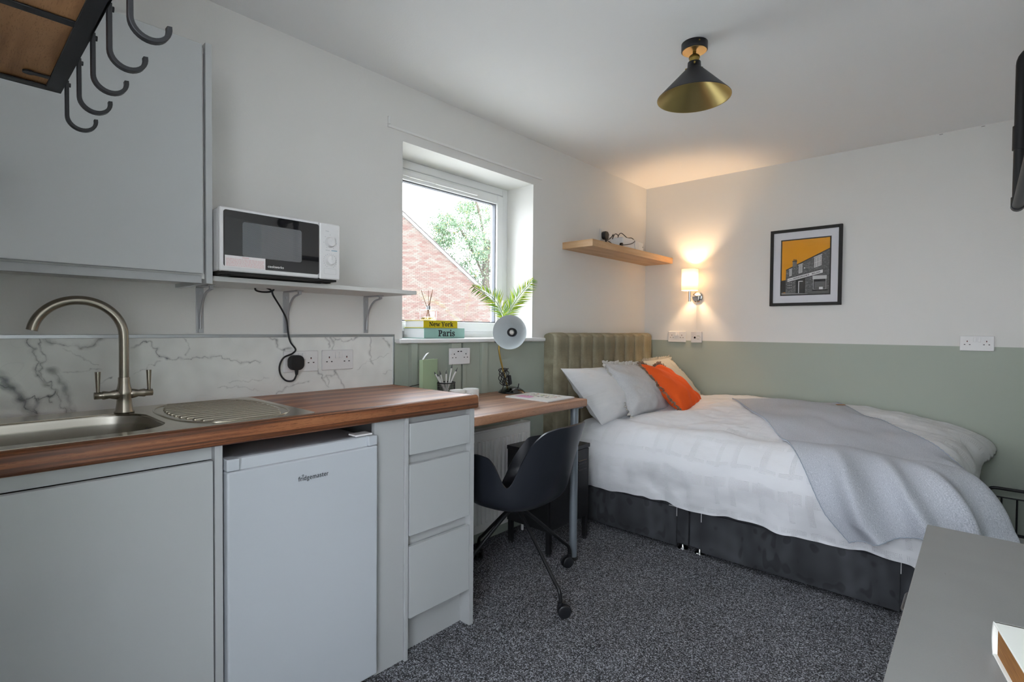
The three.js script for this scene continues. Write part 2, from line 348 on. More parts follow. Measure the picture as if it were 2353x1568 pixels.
// ------------------------------------------------------------------ outside: ground, brick gable, tree
{
  const g = structure('ground');
  part('paving', bx(-30, 40, -0.5, -0.3, -60, -T - 0.05), std({ color: 0xa8a7a2, roughness: 1, bumpMap: bumpCoarse, bumpScale: 0.01 }), g);
  part('patio', bx(-40, XL - T, -0.5, -0.14, -T - 0.05, 12), std({ color: 0xb5b3ae, roughness: 0.9, bumpMap: bumpCoarse, bumpScale: 0.01 }), g);
}
{
  const o = thing('brick_house', 'red brick gable end with a sloping roof edge, seen through the window', 'house');
  const yaw = 0.7332, D = 27, K = D / 22, cx = -3.9453 + Math.cos(yaw) * D, cz = 2.0745 - Math.sin(yaw) * D;
  const put = new THREE.Matrix4().makeRotationY(-Math.PI / 2 + yaw).setPosition(cx, 0, cz);
  // verge line: height over local x
  const verge = (x) => 1.198 + K * 4.822 - 0.935 * (x + 4.62 * K), apexX = -7.2 * K, eaveX = 2.2 * K, y0 = -0.3;
  const s = new THREE.Shape(); s.moveTo(2 * apexX - eaveX, y0); s.lineTo(eaveX, y0); s.lineTo(eaveX, verge(eaveX)); s.lineTo(apexX, verge(apexX)); s.lineTo(2 * apexX - eaveX, verge(eaveX));
  const wallG = extr(s, 4); wallG.translate(0, 0, -4); wallG.applyMatrix4(put);
  part('wall', wallG, std({ color: 0x6f6a64, roughness: 0.95 }), o);
  const bricks = []; const col = new THREE.Color();
  for (let r = 0; y0 + r * 0.075 < verge(apexX); r++) for (let k = 0; k < 56; k++) {
    const x = apexX - 0.3 + k * 0.2225 + (r % 2 ? 0.111 : 0), y = y0 + r * 0.075 + 0.0375;
    if (x < apexX || x > eaveX - 0.1 || y + 0.04 > verge(x + 0.1)) continue;
    bricks.push([x, y]);
  }
  const inst = new THREE.InstancedMesh(new THREE.BoxGeometry(0.2125, 0.0635, 0.03), std({ color: 0xffffff, roughness: 0.9 }), bricks.length);
  const m = new THREE.Matrix4();
  bricks.forEach(([x, y], i) => {
    m.makeTranslation(x, y, 0.002 * (rnd() - 0.5)); m.premultiply(put); inst.setMatrixAt(i, m);
    const t = rnd(), p = clamp(0.5 + 0.5 * n2(x * 1.4, y * 3.1) + 0.5 * (rnd() - 0.5), 0, 1);
    col.setRGB(lerp(0.115, 0.15, p) + 0.025 * t, lerp(0.06, 0.125, p) + 0.02 * t, lerp(0.05, 0.105, p) + 0.016 * t); inst.setColorAt(i, col);
  });
  inst.name = 'bricks'; inst.userData.kind = 'stuff'; inst.castShadow = inst.receiveShadow = true; o.add(inst);
  const slope = Math.atan(0.935), len = Math.hypot(eaveX + 0.4 - apexX, 0.935 * (eaveX + 0.4 - apexX));
  const along = (g, off, z) => { g.translate(len / 2, off, z); g.rotateZ(-slope); g.translate(apexX, verge(apexX), 0); g.applyMatrix4(put); return g; };
  part('verge_board', along(new THREE.BoxGeometry(len, 0.13, 0.06), 0.0, 0.06), std({ color: 0x8d8d8c, roughness: 0.6 }), o);
  const tiles = []; const nT = 44;
  for (let i = 0; i < nT; i++) { const t = new THREE.BoxGeometry(len / nT * 1.15, 0.035, 4.2); t.rotateZ(0.05); t.translate((i + 0.5) * len / nT - len / 2, 0, 0); tiles.push(t); }
  part('roof_tiles', along(merge(tiles), 0.095, -1.95), std({ color: 0x55504d, roughness: 0.9 }), o).userData.kind = 'stuff';
}
{
  const o = thing('garden_tree', 'tall leafy green tree standing behind the brick gable', 'tree');
  const yaw = 0.7332, D = 31, f = V(Math.cos(yaw), 0, -Math.sin(yaw)), r = V(Math.sin(yaw), 0, Math.cos(yaw));
  const P = (lx, y, dz = 0) => V(-3.9453, 0, 2.0745).addScaledVector(f, D + dz).addScaledVector(r, lx).setY(y);
  const bark = std({ color: 0x5d544a, roughness: 1 });
  part('trunk', tube([P(-1.2, -0.3), P(-1.3, 2), P(-1.6, 4.2), P(-1.5, 6.5)], 0.22, 24, 8), bark, o);
  for (const [ax, ay, bx_, by] of [[-1.3, 2.6, -5.2, 6.2], [-1.4, 3.6, -4, 8.2], [-1.5, 4.5, 2.2, 7.5], [-1.5, 5.4, -2.4, 9.4], [-1.4, 3, -3.4, 4.6], [-1.5, 5.8, 0.4, 9.6]])
    part('branch', tube([P(ax, ay), P(lerp(ax, bx_, 0.5), lerp(ay, by, 0.62), rr(-0.5, 0.5)), P(bx_, by, rr(-1, 1))], 0.07, 14, 6), bark, o);
  const clumps = [];
  for (const [x, y, s] of [[-1.4, 4, 1.3], [-2.6, 5.2, 1.2], [-0.6, 5.8, 1.4], [-1.9, 6.8, 1.3], [-3.6, 6.6, 0.9], [-3.3, 7.9, 1.0], [-4.6, 6.1, 0.7], [-4.4, 7.3, 0.6], [-2.2, 8.6, 1.0], [-0.4, 8.2, 1.3], [1.5, 6.6, 1.6], [1, 4.2, 1.6], [-3.0, 4.6, 0.7], [-1.2, 2.6, 1.2], [-0.4, 9.8, 1.2], [2.4, 8.8, 1.4]])
    for (let k = 0; k < 13 * s; k++) { const a = rr(0, 6.28), q = s * Math.sqrt(rnd()); clumps.push(P(x + Math.cos(a) * q, y + Math.sin(a) * q * 0.8, rr(-1, 1) * s)); }
  const leaf = new THREE.CircleGeometry(0.05, 5); leaf.scale(0.62, 1, 1);
  const N = 36000, inst = new THREE.InstancedMesh(leaf, std({ color: 0xffffff, roughness: 0.8, side: THREE.DoubleSide }), N), m = new THREE.Matrix4(), e = new THREE.Euler(), qn = new THREE.Quaternion(), col = new THREE.Color();
  for (let i = 0; i < N; i++) {
    const c = clumps[Math.floor(rnd() * clumps.length)], q = 0.42 * Math.sqrt(-Math.log(1 - rnd() * 0.95));
    const p = c.clone().add(V(rr(-1, 1), rr(-0.8, 0.8), rr(-1, 1)).normalize().multiplyScalar(q));
    qn.setFromEuler(e.set(rr(0, 6), rr(0, 6), rr(0, 6))); const s = rr(0.7, 1.3); m.compose(p, qn, V(s, s, s)); inst.setMatrixAt(i, m);
    const t = rnd(); if (t > 0.93) col.setRGB(0.36, 0.3, 0.1); else col.setRGB(lerp(0.12, 0.24, t), lerp(0.2, 0.34, t), lerp(0.12, 0.2, t)); inst.setColorAt(i, col);
  }
  inst.name = 'foliage'; inst.userData.kind = 'stuff'; o.add(inst);
}
// ------------------------------------------------------------------ kitchen run
const FZ = 0.5636;                                   // front plane of the base units
{
  const o = thing('worktop', 'walnut-effect kitchen worktop with a rounded front edge over the grey units', 'worktop');
  const x0 = XL, x1 = -2.484, y0 = 0.8836, y1 = 0.932, zf = 0.578;
  const hole = { x0: -3.99, x1: -3.505, z0: 0.115, z1: 0.53 };
  const top = new THREE.Shape(); top.moveTo(x0, 0); top.lineTo(x1 - 0.006, 0); top.lineTo(x1 - 0.006, -(zf - 0.013)); top.lineTo(x0, -(zf - 0.013)); top.closePath();
  top.holes.push(roundRect(hole.x1 - hole.x0, hole.z1 - hole.z0, 0.06, (hole.x0 + hole.x1) / 2, -(hole.z0 + hole.z1) / 2, THREE.Path));
  const g = extr(top, y1 - y0 - 0.002); g.rotateX(-Math.PI / 2); g.translate(0, y0 + 0.001, 0);
  part('top_board', uvm(g), M.walnut, o);
  const r = 0.007, prof = new THREE.Shape(), zz = zf - 0.016;
  prof.moveTo(zz, y0); prof.lineTo(zf - r, y0); prof.absarc(zf - r, y0 + r, r, -Math.PI / 2, 0); prof.lineTo(zf, y1 - 0.012); prof.absarc(zf - 0.012, y1 - 0.012, 0.012, 0, Math.PI / 2); prof.lineTo(zz, y1); prof.closePath();
  const e = extr(prof, x1 - x0 - 0.006, 0.003, 2); e.rotateY(Math.PI / 2); e.scale(-1, 1, 1); e.scale(-1, 1, 1);
  // local z -> +x, local x -> -z after rotateY(90): mirror back
  const p = e.attributes.position; for (let i = 0; i < p.count; i++) p.setZ(i, -p.getZ(i));
  const q = prep(e), a = q.attributes.position; for (let i = 0; i < a.count; i += 3) { const t = [a.getX(i), a.getY(i), a.getZ(i)]; a.setXYZ(i, a.getX(i + 2), a.getY(i + 2), a.getZ(i + 2)); a.setXYZ(i + 2, ...t); }
  q.computeVertexNormals(); q.translate(x0 + 0.003, 0, 0);
  const eg = toCreasedNormals(q, 0.7); part('front_edge', uvm(eg), M.walnutEdge, o);
  part('end_edge', bx(x1 - 0.008, x1 + 0.0005, y0, y1 - 0.0005, 0, zf - 0.014, 0.004), M.walnutEdge, o);
  settle(o);
}
{
  const o = thing('marble_splashback', 'white marble-effect splashback with grey veins behind the sink', 'splashback');
  const g = bx(XL + 0.001, -2.489, 0.932, 1.159, 0, 0.004); const p = g.attributes.position, uv = g.attributes.uv;
  for (let i = 0; i < p.count; i++) uv.setXY(i, (p.getX(i) + 4.06) / (4.06 - 2.486), (p.getY(i) - 0.93) / 0.235);
  part('marble_panel', g, M.marble, o);
  part('metal_trim', [bx(XL + 0.001, -2.484, 1.159, 1.1705, 0, 0.008, 0.001), bx(-2.4905, -2.483, 0.932, 1.1705, 0, 0.008, 0.001)], M.alu, o);
  settle(o);
}
{
  const o = thing('sink', 'stainless steel inset sink with a bowl and ribbed drainer', 'sink');
  const X0 = -4.03, X1 = -3.155, Z0 = 0.035, Z1 = 0.556, y = 0.9325;
  const s = roundRect(X1 - X0, Z1 - Z0, 0.025, (X0 + X1) / 2, -(Z0 + Z1) / 2);
  const bowl = { cx: -3.745, cz: 0.33, w: 0.44, d: 0.36, r: 0.1 };
  s.holes.push(roundRect(bowl.w, bowl.d, bowl.r, bowl.cx, -bowl.cz, THREE.Path));
  const rim = extr(s, 0.0012, 0.0012, 2, 16); rim.rotateX(-Math.PI / 2); rim.translate(0, y + 0.0012, 0);
  part('rim', rim, M.steel, o);
  // the bowl as a lofted skin
  const ring = (w, d, r, u) => { const per = 2 * (w + d), t = u * per; // point on a rounded rectangle by angle
    const a = u * Math.PI * 2, n = 4.5, c = Math.cos(a), q = Math.sin(a); return [Math.sign(c) * Math.pow(Math.abs(c), 2 / n) * w / 2, Math.sign(q) * Math.pow(Math.abs(q), 2 / n) * d / 2]; };
  const prof = [[1, 0], [0.985, -0.006], [0.965, -0.03], [0.95, -0.09], [0.92, -0.128], [0.84, -0.15], [0.6, -0.157], [0.2, -0.161], [0.0, -0.162]];
  const skin = grid((u, v) => { const k = v * (prof.length - 1), i = Math.min(prof.length - 2, Math.floor(k)), t = k - i; const sc = lerp(prof[i][0], prof[i + 1][0], t), dy = lerp(prof[i][1], prof[i + 1][1], t); const [a, b] = ring(bowl.w + 0.006, bowl.d + 0.006, bowl.r, -u); return V(bowl.cx + a * sc, y + 0.0018 + dy, bowl.cz + b * sc); }, 96, 32);
  part('bowl', skin, std({ color: 0xbab6ad, metalness: 1, roughness: 0.27, side: THREE.DoubleSide }), o);
  const ov = []; for (const z of [0.28, 0.3, 0.32]) { const t = new THREE.TorusGeometry(0.011, 0.0022, 8, 20); t.scale(0.42, 1, 1); t.rotateY(Math.PI / 2); ov.push(at(t, bowl.cx + bowl.w * 0.476, y - 0.04, z)); }
  part('overflow_slots', ov, M.dark, o);
  part('drain_plug', at(lathe([[0, 0.006], [0.03, 0.006], [0.042, 0.001], [0.044, 0]]), bowl.cx, y - 0.161, bowl.cz), M.steel, o);
  // drainer ribs, shorter at the curved ends
  const ribs = 13;
  for (let i = 0; i < ribs; i++) {
    const z = lerp(0.085, 0.505, i / (ribs - 1)), k = (z - 0.295) / 0.235, in0 = 0.055 * k * k, in1 = 0.06 * k * k;
    const xa = -3.475 + in0, xb = -3.205 - in1;
    const g = new THREE.CapsuleGeometry(0.0075, xb - xa, 5, 12); g.rotateZ(Math.PI / 2); g.scale(1, 0.85, 1); g.translate((xa + xb) / 2, y + 0.0034, z);
    part('drainer_rib', g, M.steel, o);
  }
  const lip = []; for (let i = 0; i <= 60; i++) { const a = i / 60 * Math.PI * 2, c = Math.cos(a), q = Math.sin(a); lip.push(V(-3.34 + Math.sign(c) * Math.pow(Math.abs(c), 0.62) * 0.162, y + 0.0026, 0.295 + Math.sign(q) * Math.pow(Math.abs(q), 0.75) * 0.236)); }
  part('drainer_lip', tube(lip.slice(0, 60).map((p) => p.setY(y + 0.0036)), 0.003, 120, 6, true), M.steel, o);
  settle(o);
}
{
  const o = thing('mixer_tap', 'brushed nickel swan-neck mixer tap with two lever handles', 'tap');
  const x = -3.563, z = 0.155, y = 0.9352;
  part('tap_body', at(lathe([[0, 0], [0.0255, 0], [0.0255, 0.006], [0.0225, 0.01], [0.0195, 0.03], [0.0185, 0.045], [0.0205, 0.056], [0.021, 0.066], [0.017, 0.08], [0.015, 0.092], [0.0148, 0.108], [0.0135, 0.109], [0.0, 0.109]]), x, y, z), M.nickel, o);
  const pts = [V(x, y + 0.1, z), V(x, y + 0.225, z)];
  const R = 0.103; for (let i = 1; i <= 16; i++) { const a = i / 16 * 2.98; pts.push(V(x - R + R * Math.cos(a), y + 0.233 + R * Math.sin(a), z)); }
  const sp = tube(pts, 0.0128, 90, 18); const end = pts[pts.length - 1];
  part('spout', [sp, at(new THREE.CircleGeometry(0.0128, 18), end.x, end.y, end.z, Math.PI / 2)], M.nickel, o);
  for (const s of [-1, 1]) {
    const arm = lathe([[0.0, 0], [0.017, 0], [0.0135, 0.018], [0.0105, 0.028], [0.0125, 0.04], [0.0125, 0.044], [0.0105, 0.046], [0.0105, 0.064], [0, 0.064]], 24); arm.rotateZ(-s * Math.PI / 2);
    const a = part('tap_arm', at(arm, x + s * 0.008, y + 0.058, z), M.nickel, o);
    part('lever', rod(V(x + s * 0.063, y + 0.064, z), V(x + s * 0.063, y + 0.128, z), 0.0042, 14, 0.0072), M.nickel, a);
  }
  settle(o);
}
// ---- base units
{
  const o = thing('sink_cabinet', 'glossy pale grey base cabinet with one door under the sink', 'cabinet');
  part('door', bx(-4.03, -3.452, 0.155, 0.8405, FZ - 0.018, FZ, 0.0015), M.cabinet, o);
  part('rail', bx(-4.04, -3.449, 0.842, 0.883, FZ - 0.05, FZ - 0.022), M.cabinet, o);
  part('plinth', bx(-4.04, -3.449, 0, 0.15, FZ - 0.07, FZ - 0.052), M.cabinetMatt, o);
  part('side_panel', bx(-3.4485, -3.429, 0, 0.883, 0.004, FZ + 0.001, 0.001), M.cabinetMatt, o);
  part('carcass', [bx(-4.04, -3.45, 0.15, 0.165, 0.02, FZ - 0.02), bx(-4.04, -3.45, 0.15, 0.75, 0.004, 0.02)], M.boardWhite, o);
  settle(o);
}
{
  const o = thing('fridge', 'white under-counter fridge with a recessed grip along its top', 'fridge');
  const x0 = -3.4235, x1 = -2.9545, zf = 0.582;
  part('body', [bx(x0 + 0.004, x1 - 0.004, 0.02, 0.818, 0.03, zf - 0.05, 0.004), bx(x0 + 0.002, x1 - 0.002, 0.818, 0.829, 0.03, zf - 0.025, 0.003)], M.fridge, o);
  part('door', bx(x0, x1, 0.03, 0.806, zf - 0.046, zf, 0.006, 3), M.fridge, o);
  const s = new THREE.Shape(); s.moveTo(0, 0); s.lineTo(0.03, 0); s.lineTo(0.0255, 0.03); s.lineTo(0.02, 0.033); s.lineTo(0, 0.033);
  const grip = extr(s, x1 - x0 - 0.064, 0); grip.rotateY(-Math.PI / 2); // local x -> z, local z -> -x
  grip.translate(x1 - 0.032, 0.806, zf - 0.044);
  const caps = [[x0, x0 + 0.033], [x1 - 0.033, x1]].map(([a, b]) => bx(a, b, 0.8075, 0.84, zf - 0.046, zf - 0.003, 0.003));
  part('door_grip', [grip, ...caps], M.fridge, o);
  part('hinge_cover', [bx(x1 - 0.075, x1 - 0.012, 0.842, 0.848, zf - 0.06, zf - 0.014, 0.002), bx(x1 - 0.05, x1 - 0.03, 0.829, 0.842, zf - 0.055, zf - 0.035)], M.plastic, o);
  const logo = canvasTex(512, 128, (c, w, h) => {
    c.clearRect(0, 0, w, h); c.fillStyle = '#3a3d42'; c.font = 'bold 92px sans-serif'; c.textBaseline = 'alphabetic';
    const t = 'fr\u0131dgemaster', k = (w - 20) / c.measureText(t).width; c.save(); c.scale(k, 1); c.fillText(t, 10 / k, 96); c.restore();
    c.strokeStyle = '#3a3d42'; c.lineWidth = 7; c.beginPath(); const cx = 10 + c.measureText('fr').width * k + c.measureText('\u0131').width * k * 0.5; c.arc(cx, 18, 11, 0, 7); c.stroke();
    for (let i = 0; i < 5; i++) { const a = -Math.PI / 2 + i * 1.2566; c.beginPath(); c.arc(cx + 14 * Math.cos(a), 18 + 14 * Math.sin(a), 4, 0, 7); c.fill(); }
  });
  part('logo', patch(V(-3.181, 0.748, zf + 0.0004), V(1, 0, 0), V(0, 1, 0), 0.1, 0.025), std({ map: logo, roughness: 0.4, transparent: true }), o, 'dark grey lettering reading fridgemaster');
  for (const x of [x0 + 0.05, x1 - 0.05]) part('foot', at(cyl(0.016, 0.018, 0.03, 16), x, 0.015, zf - 0.09), M.dark, o);
  settle(o);
}
{
  const o = thing('filler_panel', 'tall plain grey filler panel between the fridge and drawer unit', 'panel');
  part('board', bx(-2.9495, -2.8285, 0.005, 0.883, 0.535, 0.5535, 0.001), M.cabinetMatt, o);
  settle(o);
}
{
  const o = thing('drawer_cabinet', 'pale grey base unit with three handleless drawers beside the desk', 'cabinet');
  part('side_panel', bx(-2.8275, -2.813, 0, 0.883, 0.004, FZ - 0.002, 0.001), M.cabinetMatt, o);
  part('side_panel', bx(-2.5125, -2.4905, 0, 0.883, 0.004, FZ, 0.001), M.cabinetMatt, o);
  for (const [a, b] of [[0.743, 0.857], [0.45, 0.7075], [0.149, 0.4115]]) part('drawer_front', bx(-2.8085, -2.5145, a, b, FZ - 0.018, FZ, 0.0015), M.cabinet, o);
  for (const [a, b] of [[0.85, 0.883], [0.69, 0.75], [0.395, 0.46]]) part('rail', bx(-2.8125, -2.5128, a, b, FZ - 0.05, FZ - 0.026), M.cabinetMatt, o);
  part('plinth', bx(-2.8125, -2.5128, 0, 0.165, 0.49, 0.508), M.cabinetMatt, o);
  part('carcass', bx(-2.8125, -2.5128, 0.15, 0.85, 0.004, 0.03), M.boardWhite, o);
  settle(o);
}
// ---- wall cabinet, shelf and brackets
{
  const o = thing('wall_cabinet', 'large pale grey kitchen wall cabinet with one plain door over the sink', 'cabinet');
  part('door', bx(XL + 0.004, -3.3975, 1.3595, 2.047, 0.302, 0.32, 0.0015), M.cabinet, o);
  part('carcass', [bx(XL + 0.004, -3.3875, 1.345, 1.36, 0.004, 0.298), bx(XL + 0.004, -3.3875, 2.03, 2.047, 0.004, 0.298), bx(XL + 0.004, -3.3875, 1.36, 2.03, 0.004, 0.015), bx(-3.4, -3.3875, 1.36, 2.03, 0.015, 0.296)], M.boardWhite, o);
  part('light_rail', bx(XL + 0.004, -3.397, 1.331, 1.354, 0.285, 0.305, 0.001), M.cabinetMatt, o);
  part('end_panel', bx(-3.3865, -3.3685, 1.331, 2.06, 0.003, 0.311, 0.001), M.cabinet, o);
  settle(o);
}
{
  const o = thing('wall_shelf', 'long thin white shelf carrying the microwave above the splashback', 'shelf');
  part('board', bx(-3.3675, -2.572, 1.342, 1.3575, 0.002, 0.291, 0.001), M.boardWhite, o);
  settle(o);
}
{
  const o = thing('shelf_bracket', 'grey curved metal bracket nearest the wall cabinet, under the white shelf', 'bracket', 'metal brackets under the white shelf');
  const x = -3.3105, y1 = 1.3415;
  part('wall_plate', bx(x - 0.0125, x + 0.0125, 1.176, y1 - 0.004, 0, 0.004, 0.0015), M.bracket, o);
  part('top_arm', [bx(x - 0.0125, x + 0.0125, y1 - 0.004, y1, 0.002, 0.125, 0.0015), bx(x - 0.006, x + 0.006, y1 - 0.016, y1 - 0.003, 0.112, 0.124, 0.002)], M.bracket, o);
  part('brace', tube([V(x, 1.192, 0.01), V(x, 1.24, 0.014), V(x, 1.285, 0.034), V(x, 1.315, 0.066), V(x, 1.328, 0.117)], 0.0042, 30, 8), M.bracket, o);
  for (const y of [1.184, 1.318]) part('screw', [at(cyl(0.0055, 0.0055, 0.003, 14), x, y, 0.0055, Math.PI / 2), at(cyl(0.002, 0.002, 0.0006, 6), x, y, 0.0073, Math.PI / 2)], M.alu, o);
  settle(o);
  copyOf(o, 0.311, 0, 0, 'grey curved metal bracket behind the hanging black cable, under the white shelf');
  copyOf(o, 0.675, 0, 0, 'grey curved metal bracket nearest the window, under the white shelf');
}
// ---- microwave
{
  const o = thing('microwave', 'white microwave with a black glass door and two dials on the shelf', 'microwave');
  const x0 = -3.3655, x1 = -2.968, y0 = 1.369, y1 = 1.566, zf = 0.36, xc = -3.045;
  part('casing', bx(x0 + 0.002, x1 - 0.002, y0 + 0.002, y1 - 0.002, 0.05, zf - 0.025, 0.006), M.plastic, o);
  const d = part('door', bx(x0, xc - 0.001, y0, y1, zf - 0.024, zf, 0.007, 3), M.plastic, o);
  const gs = roundRect(xc - x0 - 0.014, y1 - y0 - 0.024, 0.008, (x0 + xc) / 2 + 0.004, (y0 + y1) / 2 + 0.002);
  const gg = extr(gs, 0.001, 0.0004, 1); gg.translate(0, 0, zf - 0.0004);
  part('door_glass', gg, phy({ color: 0x1d1d1f, roughness: 0.03, clearcoat: 1, clearcoatRoughness: 0.02 }), d);
  const mesh = canvasTex(1024, 512, (c, w, h) => { c.fillStyle = '#77787a'; c.fillRect(0, 0, w, h); c.fillStyle = '#4e4f52'; for (let j = 0; j < 32; j++) for (let i = 0; i < 64; i++) { c.beginPath(); c.arc((i + (j % 2) * 0.5 + 0.25) * 16, (j + 0.5) * 16, 5, 0, 7); c.fill(); } });
  const ws = roundRect(0.19, 0.108, 0.008, -3.205, 1.472); const wg = new THREE.ShapeGeometry(ws, 8); wg.translate(0, 0, zf + 0.0016);
  { const p = wg.attributes.position, uv = wg.attributes.uv; for (let i = 0; i < p.count; i++) uv.setXY(i, (p.getX(i) + 3.3) / 0.19, (p.getY(i) - 1.418) / 0.108); }
  part('viewing_window', wg, phy({ map: mesh, roughness: 0.25, clearcoat: 1, clearcoatRoughness: 0.02 }), d);
  const name = canvasTex(256, 64, (c, w, h) => { c.clearRect(0, 0, w, h); c.fillStyle = '#e8e8e8'; c.font = 'bold 54px sans-serif'; const k = (w - 8) / c.measureText('cookworks').width; c.scale(k, 1); c.fillText('cookworks', 4 / k, 48); });
  part('logo', patch(V(-3.197, 1.394, zf + 0.0015), V(1, 0, 0), V(0, 1, 0), 0.054, 0.0125), std({ map: name, roughness: 0.3, transparent: true }), d, 'white lettering reading cookworks');
  // protective film and sticker still on the glass
  const film = new THREE.Shape(); film.moveTo(-3.352, 1.39); film.lineTo(-3.352, 1.528); film.quadraticCurveTo(-3.352, 1.536, -3.34, 1.535); film.lineTo(-3.262, 1.529); film.quadraticCurveTo(-3.245, 1.526, -3.243, 1.508); film.lineTo(-3.241, 1.39); film.closePath();
  const fg = new THREE.ShapeGeometry(film, 10); fg.translate(0, 0, zf + 0.0024);
  part('protective_film', fg, phy({ color: 0xf4f7f8, roughness: 0.05, transmission: 1, thickness: 0 }), d);
  const warn = canvasTex(512, 160, (c, w, h) => { c.fillStyle = '#e9e3e2'; c.fillRect(0, 0, w, h); c.fillStyle = '#dda0a0'; c.font = 'bold 18px sans-serif'; c.textAlign = 'center'; c.fillText('WARNING', w / 2, 26); c.globalAlpha = 0.75; for (let j = 0; j < 6; j++) { let x = 14; while (x < w - 30) { const l = 8 + rnd() * 34; c.fillRect(x, 42 + j * 18, Math.min(l, w - 20 - x), 7); x += l + 6; } } });
  part('warning_sticker', patch(V(-3.2915, 1.4, zf + 0.003), V(1, 0, 0), V(0, 1, 0), 0.121, 0.036), std({ map: warn, roughness: 0.5 }), d, 'white sticker with rows of faded red print');
  const ctl = canvasTex(256, 680, (c, w, h) => {
    c.fillStyle = '#e2e1e1'; c.fillRect(0, 0, w, h); c.fillStyle = '#8d9196'; c.font = '15px sans-serif'; c.fillText('POWER', 60, 76); c.fillText('DEFROST', 62, 332); c.fillStyle = '#7fa8bd'; c.fillRect(146, 320, 84, 10);
    for (const [cy, n] of [[210, 7], [465, 18]]) for (let i = 0; i < n; i++) { const a = -2.6 + i / (n - 1) * 5.2; c.fillStyle = '#9a9da1'; c.beginPath(); c.arc(128 + 94 * Math.sin(a), cy - 94 * Math.cos(a), 4, 0, 7); c.fill(); }
    c.strokeStyle = '#c3c3c4'; c.lineWidth = 3; c.strokeRect(40, 570, 176, 74);
  });
  const pn = part('control_panel', bx(xc, x1, y0, y1, zf - 0.024, zf + 0.0005, 0.006, 3), M.plastic, o);
  part('panel_print', patch(V((xc + x1) / 2 + 0.0005, (y0 + y1) / 2, zf + 0.0008), V(1, 0, 0), V(0, 1, 0), 0.066, 0.178), std({ map: ctl, roughness: 0.4 }), pn);
  for (const y of [1.5, 1.437]) part('dial', [at(lathe([[0, 0.014], [0.0135, 0.014], [0.015, 0.012], [0.0185, 0.001], [0.0185, 0], [0, 0]], 40), -3.0065, y, zf + 0.001, Math.PI / 2), bx(-3.008, -3.005, y, y + 0.015, zf + 0.013, zf + 0.0165, 0.001)], M.plastic, pn);
  for (const [x, z] of [[x0 + 0.03, zf - 0.05], [x1 - 0.03, zf - 0.05], [x0 + 0.03, 0.08], [x1 - 0.03, 0.08]]) part('foot', bx(x - 0.015, x + 0.015, 1.3577, y0 + 0.004, z - 0.015, z + 0.015, 0.003), M.dark, o);
  part('base_plate', bx(x0 + 0.006, x1 - 0.012, 1.362, y0 + 0.003, 0.05, zf - 0.004), M.dark, o);
  settle(o);
}
// ---- sockets: plate faces +z at the origin, base on the wall
function socketPlate(name, label, { w = 0.146, h = 0.086, usb = false, neon = true } = {}) {
  const o = thing(name, label, 'socket', 'white double wall sockets');
  const hw = w / 2;
  part('plate', bx(-hw, hw, -h / 2, h / 2, 0, 0.009, 0.004, 3), M.plastic, o);
  const sw = (x, y) => part('switch', at(bx(-0.0065, 0.0065, -0.013, 0.013, 0, 0.0055, 0.0012), x, y, 0.0085, -0.07), M.plastic, o);
  if (usb) { sw(-0.058, 0.022); sw(0.052, 0.022); part('usb_port', [bx(-0.019, -0.007, 0.023, 0.028, 0.0085, 0.0094), bx(0.001, 0.013, 0.023, 0.028, 0.0085, 0.0094)], M.dark, o); }
  else { sw(-0.0085, 0.021); sw(0.0105, 0.021); }
  for (const s of [-1, 1]) {
    const cx = s * 0.041;
    part('pin_hole', [bx(cx - 0.0024, cx + 0.0024, 0.008, 0.0155, 0.0086, 0.0094), bx(cx - 0.0145, cx - 0.0075, -0.0085, -0.0045, 0.0086, 0.0094), bx(cx + 0.0075, cx + 0.0145, -0.0085, -0.0045, 0.0086, 0.0094)], M.dark, o);
    if (neon && !usb) part('neon', bx(cx - 0.001, cx + 0.0022, 0.0085, 0.011, 0.009, 0.0097), M.red, o);
  }
  settle(o, V(0, -h / 2, 0)); return o;
}
const place = (o, x, y, z, turn = 0) => { o.position.set(x, y, z); o.rotation.y = turn; return o; };
{
  const a = socketPlate('wall_socket', 'white double socket on the marble with a black plug in it');
  const dup = (label, x, y, z, turn = 0) => { const c = copyOf(a, 0, 0, 0, label); return place(c, x, y, z, turn); };
  dup('white double socket on the marble, nearest the window, nothing plugged in', -2.778, 1.0605 - 0.043, 0.0042);
  place(a, -2.9415, 1.06 - 0.043, 0.0042);
  dup('white double socket low on the bed wall, next to the aerial outlet', -0.0003, 1.1515 - 0.043, 0.285, -Math.PI / 2);
  dup('white double socket on the bed wall at far right, straddling the green paint line', -0.0003, 1.1405 - 0.043, 2.058, -Math.PI / 2);
  dup('white double socket just above the pale wooden shelf', -0.628, 1.893 - 0.043, 0.0003);
  const u = socketPlate('wall_socket', 'white double socket with usb ports on the green panelling', { usb: true });
  place(u, -2.091, 1.0545 - 0.043, 0.0283);
}
